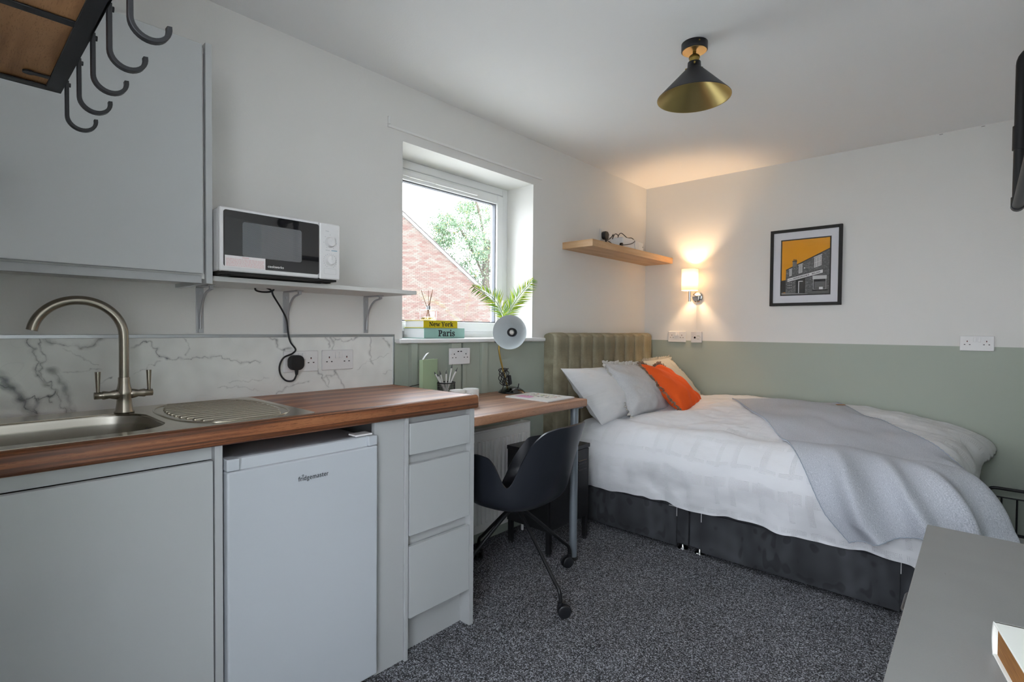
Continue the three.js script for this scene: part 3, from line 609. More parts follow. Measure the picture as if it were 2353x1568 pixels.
{
  const o = thing('aerial_outlet', 'small square white aerial outlet below the wall lamp cord', 'outlet');
  const x = -0.001, y = 1.151, z = 0.443;
  part('plate', bx(x - 0.009, x, y - 0.043, y + 0.043, z - 0.043, z + 0.043, 0.003), M.plastic, o);
  part('coaxial_port', [at(new THREE.TorusGeometry(0.006, 0.0016, 8, 18), x - 0.0095, y - 0.004, z - 0.012, 0, Math.PI / 2), at(cyl(0.005, 0.005, 0.001, 14), x - 0.0093, y - 0.004, z - 0.012, 0, 0, Math.PI / 2)], M.dark, o);
  part('label_print', [bx(x - 0.0094, x - 0.0088, y + 0.006, y + 0.0095, z + 0.004, z + 0.026), bx(x - 0.0094, x - 0.0088, y - 0.016, y - 0.014, z + 0.006, z + 0.022)], std({ color: 0x9aa089, roughness: 0.6 }), o);
  for (const s of [-0.03, 0.03]) part('screw', at(cyl(0.003, 0.003, 0.001, 10), x - 0.0093, y, z + s, 0, 0, Math.PI / 2), M.alu, o);
  settle(o);
}
// ---- microwave flex and plug
{
  const o = thing('microwave_cable', 'black microwave cable looping down to the plug on the marble', 'cable');
  const Z = 0.03;
  part('flex', tube([V(-3.13, 1.35, 0.1), V(-3.12, 1.344, 0.11), V(-3.1, 1.336, 0.1), V(-3.08, 1.32, 0.07), V(-3.035, 1.27, 0.04), V(-3.01, 1.23, 0.028), V(-3.003, 1.18, 0.026), V(-2.993, 1.14, 0.026), V(-2.972, 1.108, 0.026), V(-2.985, 1.094, 0.026), V(-3.02, 1.078, 0.024), V(-3.035, 1.045, 0.022), V(-3.03, 1.01, 0.022), V(-3.008, 0.986, 0.024), V(-2.984, 0.986, 0.03), V(-2.974, 1.005, 0.034), V(-2.972, 1.02, 0.036)], 0.0035, 140, 8), M.black, o);
  const ps = roundRect(0.05, 0.05, 0.018); const pg = extr(ps, 0.018, 0.005, 3); pg.translate(-2.973, 1.057, 0.0225);
  part('plug', pg, M.black, o);
  part('cord_grip', rod(V(-2.972, 1.034, 0.034), V(-2.972, 1.008, 0.034), 0.0085, 12, 0.0055), M.black, o);
  part('cable_loop', tube([V(-3.155, 1.345, 0.09), V(-3.15, 1.335, 0.085), V(-3.12, 1.33, 0.08), V(-3.09, 1.335, 0.085), V(-3.085, 1.345, 0.09)], 0.0035, 30, 8), M.black, o);
  settle(o);
}
// ------------------------------------------------------------------ desk corner
const DT = 0.84;                                     // desk top
{
  const o = thing('desk', 'wood-effect desk top on a grey steel post under the window', 'desk');
  part('desk_top', uvm(bx(-2.489, -1.672, DT - 0.039, DT, 0.004, 0.56, 0.006, 3)), M.desk, o);
  const leg = part('leg', [at(cyl(0.0205, 0.0205, 0.79, 28), -1.716, 0.406, 0.509), at(cyl(0.045, 0.045, 0.006, 28), -1.716, 0.798, 0.509)], std({ color: 0x8b949c, metalness: 0.5, roughness: 0.4 }), o);
  part('leg_foot', at(lathe([[0, 0], [0.026, 0], [0.027, 0.004], [0.021, 0.012], [0, 0.012]]), -1.716, 0, 0.509), M.black, leg);
  settle(o);
}
{
  const o = thing('desk_lamp', 'black and brass desk lamp with a round pale shade facing the room', 'lamp');
  const bxx = -1.752, bz = 0.1, y = DT;
  const b = part('base', at(lathe([[0, 0.036], [0.02, 0.0355], [0.045, 0.029], [0.066, 0.016], [0.0775, 0.003], [0.0775, 0], [0, 0]], 48), bxx, y, bz), M.blackGloss, o);
  part('switch_lever', [rod(V(bxx + 0.012, y + 0.02, bz + 0.035), V(bxx + 0.018, y + 0.052, bz + 0.038), 0.0045, 10, 0.0025)], M.black, b);
  const dir = V(-0.867, 0.02, 0.497).normalize();                 // the way the shade opens
  const C = V(-1.862, 1.183, 0.18), back = C.clone().addScaledVector(dir, -0.095);
  part('stem', tube([V(bxx - 0.035, y + 0.012, bz + 0.005), V(-1.8, 0.9, 0.1), V(-1.822, 0.975, 0.095), V(-1.842, 1.05, 0.09), V(-1.847, 1.095, 0.088), V(-1.835, 1.13, 0.09), back.clone().add(V(0.03, -0.02, -0.02)), back], 0.0052, 70, 12), M.brass, o);
  const q = new THREE.Quaternion().setFromUnitVectors(V(0, 1, 0), dir);
  const aim = (g) => { g.applyQuaternion(q); g.translate(C.x, C.y, C.z); return g; };
  const sh = part('shade', aim(lathe([[0.02, -0.1], [0.034, -0.096], [0.046, -0.078], [0.062, -0.05], [0.08, -0.02], [0.0925, 0], [0.0935, 0.001]], 64)), std({ color: 0x25272a, roughness: 0.35, side: THREE.DoubleSide }), o);
  part('shade_lining', aim(lathe([[0.0932, 0.0015], [0.0905, 0.0002], [0.078, -0.02], [0.06, -0.049], [0.044, -0.075], [0.02, -0.088]], 64)), std({ color: 0xc9d0d3, roughness: 0.5, side: THREE.DoubleSide }), sh);
  part('bulb_holder', aim(lathe([[0.0165, -0.045], [0.0235, -0.043], [0.0235, -0.09], [0.0165, -0.09], [0.0165, -0.045]], 32)), M.black, sh);
  part('bulb', aim(lathe([[0, -0.043], [0.009, -0.046], [0.015, -0.056], [0.015, -0.085]], 32)), std({ color: 0xd9d6d2, roughness: 0.4 }), sh);
  part('maker_mark', patch(C.clone().addScaledVector(dir, -0.008).add(V(-0.048, -0.055, -0.062).multiplyScalar(1.0)).addScaledVector(dir, 0.012), V(0.5, -0.7, 0.5), V(0.5, 0.7, 0.5), 0.012, 0.004), M.black, sh);
  const coil = []; for (let i = 0; i < 46; i++) { const a = i * 0.82, k = i / 45; coil.push(V(-1.815 + 0.026 * Math.sin(a * 1.3) * (0.6 + 0.5 * Math.sin(i * 2.1)) - 0.01, 0.885 + 0.095 * (0.5 + 0.5 * Math.sin(i * 0.55)), 0.108 + 0.02 * Math.cos(a))); }
  coil.unshift(V(-1.84, 0.846, 0.1)); coil.push(V(-1.79, 0.86, 0.11));
  part('cord', tube(coil, 0.0022, 420, 6), M.black, o);
  const sw = new RoundedBoxGeometry(0.02, 0.055, 0.018, 3, 0.006); sw.rotateZ(0.22); sw.translate(-1.79, 0.915, 0.118);
  part('inline_switch', sw, M.blackSatin, o);
  settle(o);
}
{
  const o = thing('magazine', 'thin magazine with a pink and sketchy cover lying on the desk', 'magazine');
  const cov = canvasTex(512, 512, (c, w, h) => {
    c.fillStyle = '#efeeee'; c.fillRect(0, 0, w, h); c.fillStyle = '#f2ebe6'; c.fillRect(40, 40, w - 80, h - 80);
    c.fillStyle = '#ef9fcb'; c.beginPath(); c.moveTo(60, 70); c.lineTo(210, 60); c.lineTo(250, 150); c.lineTo(180, 240); c.lineTo(60, 260); c.fill();
    for (let i = 0; i < 70; i++) { c.strokeStyle = ['#3a3a3a', '#6b7a5a', '#c9d26a', '#e36a4a', '#555'][i % 5]; c.lineWidth = 2 + rnd() * 8; c.beginPath(); const x = rr(190, 450), y = rr(80, 440); c.moveTo(x, y); c.quadraticCurveTo(x + rr(-60, 60), y + rr(-50, 50), x + rr(-70, 70), y + rr(-40, 40)); c.stroke(); }
    for (let i = 0; i < 9; i++) { c.fillStyle = ['#f7f4f0', '#2f2f31', '#d8e08a'][i % 3]; c.beginPath(); c.ellipse(rr(230, 420), rr(120, 420), rr(10, 26), rr(8, 20), rnd() * 3, 0, 7); c.fill(); }
  });
  const A = V(-1.9335, DT, 0.503), ux = V(0.968, 0, -0.02).normalize(), uz = V(-0.03, 0, -1).normalize(), w = 0.232, d = 0.28;
  const g = bx(0, w, 0, 0.007, -d, 0, 0.0012); const m = new THREE.Matrix4().makeBasis(ux, V(0, 1, 0), ux.clone().cross(V(0, 1, 0))).setPosition(A.clone().add(V(0, 0.0003, 0)));
  g.applyMatrix4(m); part('pages', g, std({ color: 0xe6e4e1, roughness: 0.6 }), o);
  part('cover', patch(A.clone().addScaledVector(ux, w / 2).addScaledVector(ux.clone().cross(V(0, 1, 0)), -d / 2).add(V(0, 0.0078, 0)), ux, ux.clone().cross(V(0, 1, 0)).negate(), w - 0.002, d - 0.002), phy({ map: cov, roughness: 0.3, clearcoat: 0.4 }), o);
  settle(o);
}
{
  const o = thing('pen_cup', 'black wire mesh pencil cup on the desk below the window', 'pen cup');
  const cx = -2.262, cz = 0.125, r = 0.044, h = 0.094, y = DT;
  part('rim', [at(new THREE.TorusGeometry(r, 0.0026, 8, 40), cx, y + h, cz, Math.PI / 2), at(new THREE.TorusGeometry(r * 0.97, 0.002, 8, 40), cx, y + 0.003, cz, Math.PI / 2)], M.black, o);
  const wires = []; const n = 40;
  for (let i = 0; i < n; i++) for (const s of [-1, 1]) { const p = []; for (let k = 0; k <= 5; k++) { const a = i / n * 6.2832 + s * k * 0.12; p.push(V(cx + r * 0.985 * Math.cos(a), y + k / 5 * h, cz + r * 0.985 * Math.sin(a))); } wires.push(new THREE.TubeGeometry(new THREE.CatmullRomCurve3(p), 5, 0.0006, 3)); }
  part('wire_mesh', wires, M.black, o).userData.kind = 'stuff';
  part('bottom', at(cyl(r * 0.97, r * 0.97, 0.002, 32), cx, y + 0.001, cz), M.black, o);
  settle(o);
  const body = std({ color: 0xd9d8d4, roughness: 0.5 }), tip = std({ color: 0x55565a, roughness: 0.5 });
  const tops = [[-0.075, 0.158, -0.01, 'pale pencil leaning furthest left in the mesh cup'], [-0.052, 0.155, 0.012, 'pale pencil second from the left in the mesh cup'], [-0.045, 0.142, -0.02, 'shorter pale pencil between the two left ones in the cup'], [0.0, 0.155, 0.0, 'pale pencil standing nearly upright in the middle of the cup'], [0.052, 0.182, -0.015, 'tallest pale pencil in the mesh cup'], [0.066, 0.165, 0.01, 'pale pencil leaning furthest right in the mesh cup']];
  for (const [dx, top, dz, label] of tops) {
    const p = thing('pencil', label, 'pencil', 'pale pencils in the mesh cup');
    const a = V(cx - dx * 0.3, y + 0.004, cz - dz), b = V(cx + dx, y + top, cz + dz), e = a.clone().lerp(b, 0.88);
    part('barrel', rod(a, e, 0.0042, 6), body, p); part('point', rod(e, b, 0.0042, 8, 0.0006), tip, p);
    settle(p);
  }
}
{
  const o = thing('letter_rack', 'black wire letter rack holding the green notebook', 'rack');
  const r = 0.0018, y = DT + 0.002, z0 = 0.055, z1 = 0.19;
  const loop = (x0, z0_, x1, z1_, h) => pipe([V(x0, y, z0_), V(x0, y + h, z0_), V(x1, y + h, z1_), V(x1, y, z1_)], r, 0.012, 8, 40);
  part('rack_frame', [loop(-2.47, 0.1, -2.35, 0.045, 0.085), loop(-2.455, 0.155, -2.31, 0.09, 0.07), loop(-2.425, 0.2, -2.285, 0.135, 0.055), rod(V(-2.47, y, 0.1), V(-2.425, y, 0.2), r), rod(V(-2.35, y, 0.045), V(-2.285, y, 0.135), r)], M.black, o);
  part('rack_base', at(bx(-0.066, 0.066, 0, 0.0015, -0.04, 0.04), -2.378, DT + 0.0002, 0.122, 0, 0.43), M.black, o);
  settle(o);
}
{
  const o = thing('notebook', 'pale green notebook with a white ribbon standing in the rack', 'notebook');
  const S = V(-2.4315, DT + 0.004, 0.158), d = V(0.93, 0, -0.37).normalize(), up = V(0, 1, 0), n = d.clone().cross(up);
  const m = new THREE.Matrix4().makeBasis(d, up, n).setPosition(S); const W = 0.14, H = 0.208, TH = 0.018;
  const green = std({ color: 0xa9c09d, roughness: 0.6 });
  const ap = (g) => { g.applyMatrix4(m); return g; };
  part('cover', ap(merge(bx(0, W, 0, H, -0.002, 0, 0.0008), bx(0, W, 0, H, -TH - 0.002, -TH, 0.0008), bx(-0.001, 0.002, 0, H, -TH - 0.002, 0, 0.0008))), green, o);
  part('pages', ap(bx(0.001, W - 0.004, 0.003, H - 0.003, -TH, -0.002)), std({ color: 0xe3e0d4, roughness: 0.8 }), o);
  part('ribbon', ap(grid((u, v) => { const t = u; return V(0.012 + t * 0.055, H + 0.002 + 0.03 * Math.sin(t * 1.5), -0.012 + 0.008 * v); }, 16, 1)), std({ color: 0xe9e9e7, roughness: 0.45, side: THREE.DoubleSide }), o);
  settle(o);
}
for (const [x, z, turn, label] of [[-2.352, 0.31, 0, 'white mug on the desk, half hidden behind the worktop end'], [-2.276, 0.315, -1.0, 'white mug with its handle toward us, right of its twin']]) {
  const o = thing('mug', label, 'mug', 'two white mugs');
  const por = phy({ color: 0xe6e4e0, roughness: 0.25, clearcoat: 0.6 });
  part('cup', at(lathe([[0, 0], [0.03, 0], [0.0365, 0.004], [0.0385, 0.03], [0.0385, 0.078], [0.0375, 0.0795], [0.0355, 0.078], [0.0355, 0.03], [0.033, 0.007], [0, 0.006]], 40), x, DT + 0.0003, z), por, o);
  part('handle', at(new THREE.TorusGeometry(0.022, 0.0048, 10, 28, Math.PI), 0.0385, 0.045, 0, 0, 0, -Math.PI / 2), por, o).geometry.rotateZ(0);
  const h = o.children[1]; h.geometry.dispose(); const t = new THREE.TorusGeometry(0.022, 0.0048, 10, 28, Math.PI); t.rotateZ(-Math.PI / 2); t.translate(0.037, 0.04, 0); t.rotateY(-1.2 + turn); t.translate(x, DT, z); h.geometry = t;
  settle(o);
}
// ---- things on the sill
function sillBook(title, label, x0, x1, y0, y1, z0, z1, color, font, tx) {
  const o = thing('book', label, 'book', 'books on the window sill');
  const c = std({ color, roughness: 0.55 });
  part('cover', [bx(x0, x1, y0, y0 + 0.003, z0, z1, 0.0008), bx(x0, x1, y1 - 0.003, y1, z0, z1, 0.0008), bx(x0 + 0.001, x1, y0, y1, z1 - 0.003, z1, 0.0012)], c, o);
  part('pages', bx(x0 + 0.004, x1 - 0.004, y0 + 0.003, y1 - 0.003, z0 + 0.004, z1 - 0.003), std({ color: 0xe9ebec, roughness: 0.8 }), o);
  const H = y1 - y0, W = x1 - x0, pw = 1024, ph = Math.round(1024 * (H - 0.006) / W);
  const t = canvasTex(pw, ph, (g, w, h) => { g.fillStyle = '#' + c.color.getHexString(); g.fillRect(0, 0, w, h); g.fillStyle = '#15171a'; g.font = `bold ${Math.round(h * 0.92)}px serif`; g.textBaseline = 'middle'; const k = tx[1] * w / g.measureText(title).width; g.save(); g.translate(tx[0] * w, h * 0.5); g.scale(k, 1); g.fillText(title, 0, 0); g.strokeStyle = '#15171a'; g.lineWidth = h * 0.028; g.strokeText(title, 0, 0); g.restore(); });
  part('spine_title', patch(V((x0 + x1) / 2, (y0 + y1) / 2, z1 + 0.0004), V(1, 0, 0), V(0, 1, 0), W - 0.003, H - 0.006), std({ map: t, roughness: 0.55 }), o, `black serif title ${title} on the spine`);
  settle(o);
}
const SY = WIN.y0 + 0.0158;
sillBook('Paris', 'thick mint green book titled Paris, bottom of the two on the sill', -2.279, -2.0, SY, SY + 0.0535, -0.205, -0.028, 0x9cc4ba, '', [0.33, 0.42]);
sillBook('New York', 'yellow book titled New York lying on top of the mint one', -2.281, -2.051, SY + 0.0538, SY + 0.0935, -0.19, -0.03, 0xd6c20f, '', [0.15, 0.72]);
{
  const o = thing('reed_diffuser', 'square glass reed diffuser with thin sticks standing on the yellow book', 'diffuser');
  const y = SY + 0.0938, x = -2.207, z = -0.085, w = 0.033;
  part('bottle', bx(x - w, x + w, y, y + 0.056, z - w, z + w, 0.008, 3), phy({ color: 0xffffff, roughness: 0.02, transmission: 1, thickness: 0, ior: 1.45 }), o);
  part('oil', bx(x - w + 0.006, x + w - 0.006, y + 0.005, y + 0.018, z - w + 0.006, z + w - 0.006, 0.004), phy({ color: 0xf0e9a8, roughness: 0.02, transmission: 1, thickness: 0.02, ior: 1.4 }), o);
  part('collar', at(cyl(0.0115, 0.0115, 0.02, 24), x, y + 0.066, z), M.alu, o);
  for (const [dx, h, dz] of [[-0.055, 0.155, 0.01], [0.008, 0.158, -0.01], [0.022, 0.163, 0.008], [0.032, 0.162, -0.004]]) part('reed', rod(V(x - dx * 0.45, y + 0.008, z - dz), V(x + dx, y + h, z + dz), 0.0014, 6), std({ color: 0x9a6f55, roughness: 0.8 }), o);
  settle(o);
}
{
  const o = thing('palm_plant', 'small green palm with two feathery fronds behind the desk lamp', 'plant');
  const px = -1.645, pz = -0.07, py = SY;
  part('pot', at(lathe([[0, 0], [0.035, 0], [0.045, 0.07], [0.047, 0.072], [0.043, 0.072], [0.042, 0.06], [0, 0.058]], 32), px, py, pz), std({ color: 0xd7d5d0, roughness: 0.6 }), o);
  const greens = [0xa9c02f, 0x8db23f, 0x76a04e, 0xbecb38].map((c) => std({ color: c, roughness: 0.5, side: THREE.DoubleSide }));
  const stemM = std({ color: 0x8ea866, roughness: 0.6 });
  const base = V(px, py + 0.05, pz);
  const fronds = [[V(-1.7, 1.28, -0.02), V(-1.8, 1.37, 0.0), V(-1.985, 1.43, 0.02)], [V(-1.625, 1.3, -0.045), V(-1.57, 1.39, -0.02), V(-1.485, 1.505, 0.03)]];
  fronds.forEach((mid, fi) => {
    const curve = new THREE.CatmullRomCurve3([base, V(px, 1.22, pz), ...mid]);
    const fr = part('frond', new THREE.TubeGeometry(curve, 40, 0.0021, 6), stemM, o);
    const N = 36;
    for (let i = 0; i < N; i++) for (const s of [-1, 1]) {
      const t = 0.34 + 0.65 * i / (N - 1), p = curve.getPoint(t), tan = curve.getTangent(t);
      const side = tan.clone().cross(V(0.735, 0, -0.68)).normalize().multiplyScalar(s);
      const L = 0.085 * Math.sin(Math.PI * (0.12 + 0.83 * (t - 0.34) / 0.65)) + 0.02;
      const dir = side.multiplyScalar(0.62 + 0.1 * rr(-1, 1)).addScaledVector(tan, 0.8).add(V(rr(-0.18, 0.18), rr(-0.1, 0.05) - (s < 0 ? 0.05 : 0), rr(-0.25, 0.25))).normalize();
      const w = V(0.735, 0.3, -0.68).cross(dir).normalize().multiplyScalar(0.0036);
      const pts = [p, p.clone().addScaledVector(dir, L * 0.35).add(w), p.clone().addScaledVector(dir, L).add(V(0, -0.012, 0)), p.clone().addScaledVector(dir, L * 0.35).sub(w)];
      const g = new THREE.BufferGeometry(); const a = [];
      const top = p.clone().addScaledVector(dir, L * 0.35).addScaledVector(V(-0.7, 0.2, 0.68), 0.0018);
      for (const [i0, i1] of [[0, 1], [1, 2], [2, 3], [3, 0]]) a.push(...pts[i0].toArray(), ...pts[i1].toArray(), ...top.toArray());
      g.setAttribute('position', new THREE.Float32BufferAttribute(a, 3)); g.setAttribute('uv', new THREE.Float32BufferAttribute(new Float32Array(24), 2)); g.computeVertexNormals();
      part('leaflet', g, greens[Math.floor(rnd() * 4)], fr);
    }
  });
  settle(o);
}
// ---- below the desk
{
  const o = thing('radiator', 'white panel radiator on the wall beneath the desk', 'radiator');
  const x0 = -2.43, x1 = -1.582, y0 = 0.1, y1 = 0.655, z = 0.1;
  part('front_panel', bx(x0, x1, y0, y1 - 0.012, z - 0.014, z - 0.004, 0.004), M.trim, o);
  const n = 25; for (let i = 0; i < n; i++) { const x = lerp(x0 + 0.03, x1 - 0.03, i / (n - 1)); part('flute', bx(x - 0.0105, x + 0.0105, y0 + 0.045, y1 - 0.06, z - 0.01, z + 0.003, 0.006, 3), M.trim, o); }
  part('casing', [bx(x0, x0 + 0.004, y0 + 0.02, y1, 0.025, z - 0.004), bx(x1 - 0.004, x1, y0 + 0.02, y1, 0.025, z - 0.002), bx(x0, x1, y1 - 0.012, y1 - 0.009, 0.025, z - 0.004)], M.trim, o);
  const gr = []; for (let i = 0; i < 60; i++) { const x = lerp(x0 + 0.015, x1 - 0.015, i / 59); gr.push(bx(x - 0.0035, x + 0.0035, y1 - 0.009, y1 - 0.004, 0.03, z - 0.01)); } gr.push(bx(x0, x1, y1 - 0.009, y1 - 0.003, z - 0.012, z - 0.003, 0.001));
  part('top_grille', gr, M.trim, o).userData.kind = 'stuff';
  part('back_panel', bx(x0 + 0.01, x1 - 0.01, y0, y1 - 0.02, 0.022, 0.032, 0.003), M.trim, o);
  for (const x of [-2.25, -1.75]) part('wall_bracket', bx(x - 0.015, x + 0.015, y0 + 0.1, y1 - 0.1, 0.0005, 0.023), M.trim, o);
  for (const x of [x0 + 0.02, x1 - 0.02]) part('pipe_tail', rod(V(x, 0, 0.06), V(x, y0 + 0.03, 0.06), 0.0075), M.trim, o);
  settle(o);
}
{
  const o = thing('bedside_locker', 'black metal bedside locker with louvre slots between desk and bed', 'bedside table');
  const x0 = -1.8, x1 = -1.432, z0 = 0.115, z1 = 0.418, y0 = 0.13, y1 = 0.55;
  part('cabinet_body', [bx(x0, x1, y0, y1 - 0.018, z0, z1 - 0.012, 0.003)], M.black, o);
  part('top', bx(x0 - 0.003, x1 + 0.003, y1 - 0.022, y1, z0 - 0.003, z1 + 0.002, 0.003), M.blackSatin, o);
  const d = part('door', bx(x0 + 0.006, x1 - 0.006, y0 + 0.006, y1 - 0.026, z1 - 0.014, z1 - 0.001, 0.002), M.black, o);
  for (let i = 0; i < 4; i++) part('louvre', at(bx(-0.04, 0.04, -0.004, 0.004, 0, 0.005, 0.0015), -1.5, y1 - 0.09 - i * 0.017, z1 - 0.003, 0.5), M.blackSatin, d);
  part('handle', pipe([V(-1.6, 0.29, z1 - 0.002), V(-1.6, 0.29, z1 + 0.022), V(-1.6, 0.37, z1 + 0.022), V(-1.6, 0.37, z1 - 0.002)], 0.004, 0.012, 8, 30), M.blackMetal, d);
  for (const x of [x0 + 0.016, x1 - 0.016]) for (const z of [z0 + 0.016, z1 - 0.018]) part('leg', [bx(x - 0.012, x + 0.012, 0.012, y0 + 0.01, z - 0.012, z + 0.012, 0.001), at(cyl(0.012, 0.014, 0.012, 14), x, 0.006, z)], M.black, o);
  settle(o);
}
// ---- chair
{
  const o = thing('desk_chair', 'black moulded tub chair on castors facing the desk', 'chair');
  const cx = -2.13, cz = 0.47, sy = 0.415, shell = std({ color: 0x1a1c22, roughness: 0.42 }), metal = std({ color: 0x1d1e20, roughness: 0.4, metalness: 0.4 });
  const turn = 0.1;
  const hk = [[0, 0.378], [20, 0.374], [32, 0.358], [42, 0.305], [50, 0.22], [57, 0.14], [62, 0.108], [67, 0.135], [73, 0.205], [80, 0.238], [95, 0.246], [112, 0.228], [126, 0.14], [138, 0.04], [150, 0.0], [200, -0.004]];
  const hl = (d) => { d = Math.abs(d); if (d > 180) d = 360 - d; for (let i = 1; i < hk.length; i++) if (d <= hk[i][0]) return lerp(hk[i - 1][1], hk[i][1], (d - hk[i - 1][0]) / (hk[i][0] - hk[i - 1][0])); return 0; };
  const Hh = (t) => { const d = t * 180 / Math.PI; let s = 0, w = 0; for (let k = -6; k <= 6; k++) { const g = Math.exp(-k * k / 12); s += g * hl(d + k * 0.9); w += g; } return s / w; };
  const rc = 0.085;
  const surf = (u, v, off) => {
    const th = (u - 0.5) * Math.PI * 2, s = Math.sin(th), c = Math.cos(th);
    const nn = 2.5, R0 = 1 / Math.pow(Math.pow(Math.abs(s) / 0.245, nn) + Math.pow(Math.abs(c) / 0.215, nn), 1 / nn);
    const H = Hh(th), lean = 0.08 + 0.24 * Math.max(0, c) ** 2, fm = Math.PI / 2 - lean;
    const flat = R0 - rc, phi = Math.min(fm, Math.acos(clamp(1 - Math.max(0, H) / rc, -1, 1))), arc = rc * phi, rest = Math.max(0, H - rc * (1 - Math.cos(phi))) / Math.cos(lean);
    const tot = flat + arc + rest, d = v * tot; let r, y, a;
    if (d < flat) { r = d; y = -0.012 * (1 - (d / flat) ** 2); a = 0; }
    else if (d < flat + arc) { a = (d - flat) / rc; r = flat + rc * Math.sin(a); y = rc * (1 - Math.cos(a)); }
    else { a = phi; const q = d - flat - arc; r = flat + rc * Math.sin(a) + q * Math.cos(a); y = rc * (1 - Math.cos(a)) + q * Math.sin(a); }
    r += off * Math.sin(a); y -= off * Math.cos(a);
    const x = r * s, z = r * c, ct = Math.cos(turn), st = Math.sin(turn);
    return V(cx + x * ct + z * st, sy + y, cz - x * st + z * ct);
  };
  const NU = 200, NV = 44;
  const inner = grid((u, v) => surf(u, v, 0), NU, NV), outer = grid((u, v) => surf(1 - u, v, 0.009), NU, NV);
  const rim = grid((u, v) => surf(u, 1, v * 0.009), NU, 1);
  part('shell', [inner, outer, rim], std({ color: 0x20232a, roughness: 0.36, side: THREE.DoubleSide }), o);
  const hub = V(cx, sy - 0.03, cz);
  part('hub', [at(cyl(0.045, 0.03, 0.03, 24), cx, sy - 0.035, cz), at(cyl(0.022, 0.018, 0.03, 20), cx, sy - 0.06, cz)], metal, o);
  const R = 0.335;
  for (let k = 0; k < 4; k++) {
    const a = 1.81 + k * Math.PI / 2, d = V(Math.cos(a), 0, Math.sin(a)), P = (r, y) => V(cx, y, cz).addScaledVector(d, r);
    const leg = part('leg', tube([P(0.015, sy - 0.05), P(0.06, sy - 0.082), P(0.18, 0.232), P(R - 0.045, 0.136), P(R - 0.008, 0.103), P(R, 0.07), P(R, 0.058)], 0.0085, 60, 12), metal, o);
    const wa = [0.75, 0.5, 2.2, 3.6][k], wd = V(Math.cos(wa), 0, Math.sin(wa)), ax = V(-wd.z, 0, wd.x), c = P(R, 0.0275).addScaledVector(wd, 0.014);
    const q = new THREE.Quaternion().setFromUnitVectors(V(0, 1, 0), ax);
    const wheel = (s) => { const g = lathe([[0, 0.0085], [0.02, 0.0085], [0.024, 0.007], [0.0265, 0.006], [0.0275, 0.003], [0.0275, -0.007], [0, -0.007]].map(([x, y]) => [x, y * 1])); if (s < 0) g.rotateX(Math.PI); g.applyQuaternion(q); const p = c.clone().addScaledVector(ax, s * 0.014); g.translate(p.x, p.y, p.z); return g; };
    const hg = new THREE.CylinderGeometry(0.03, 0.03, 0.012, 28, 1, false, 0, Math.PI * 1.2); hg.applyQuaternion(q); hg.translate(c.x, c.y, c.z);
    part('castor', [wheel(1), wheel(-1), hg, rod(P(R, 0.035), P(R, 0.064), 0.0125, 16, 0.0125)], M.blackSatin, leg);
  }
  settle(o);
}
// ------------------------------------------------------------------ bed
const velvet = (c1, c2, s, size = 1.2) => dataTex(512, 512, (u, v) => { let t = 0.5 + 0.42 * tn(u, v, 4, 4, s) + 0.3 * tn(u, v, 11, 9, s + 4) + 0.1 * tn(u, v, 60, 60, s + 2); return mix3(c1, c2, clamp(t, 0, 1)); }, true, size);
const divanTex = dataTex(512, 512, (u, v) => { let t = 0.5 + 0.3 * tn(u, v, 4, 4, 21) + 0.28 * tn(u, v, 10, 9, 25); const m = tn(u, v, 13, 11, 31); if (m > 0.34) t -= 0.28 * sstep(0.34, 0.55, m); return mix3([0.12, 0.125, 0.14], [0.33, 0.34, 0.36], clamp(t, 0, 1)); }, true, 0.95),
  headTex = velvet([0.44, 0.42, 0.345], [0.68, 0.65, 0.555], 25, 0.7);
const BX0 = -1.245, BX1 = -0.05, BZ0 = 0.1, BZ1 = 1.9;
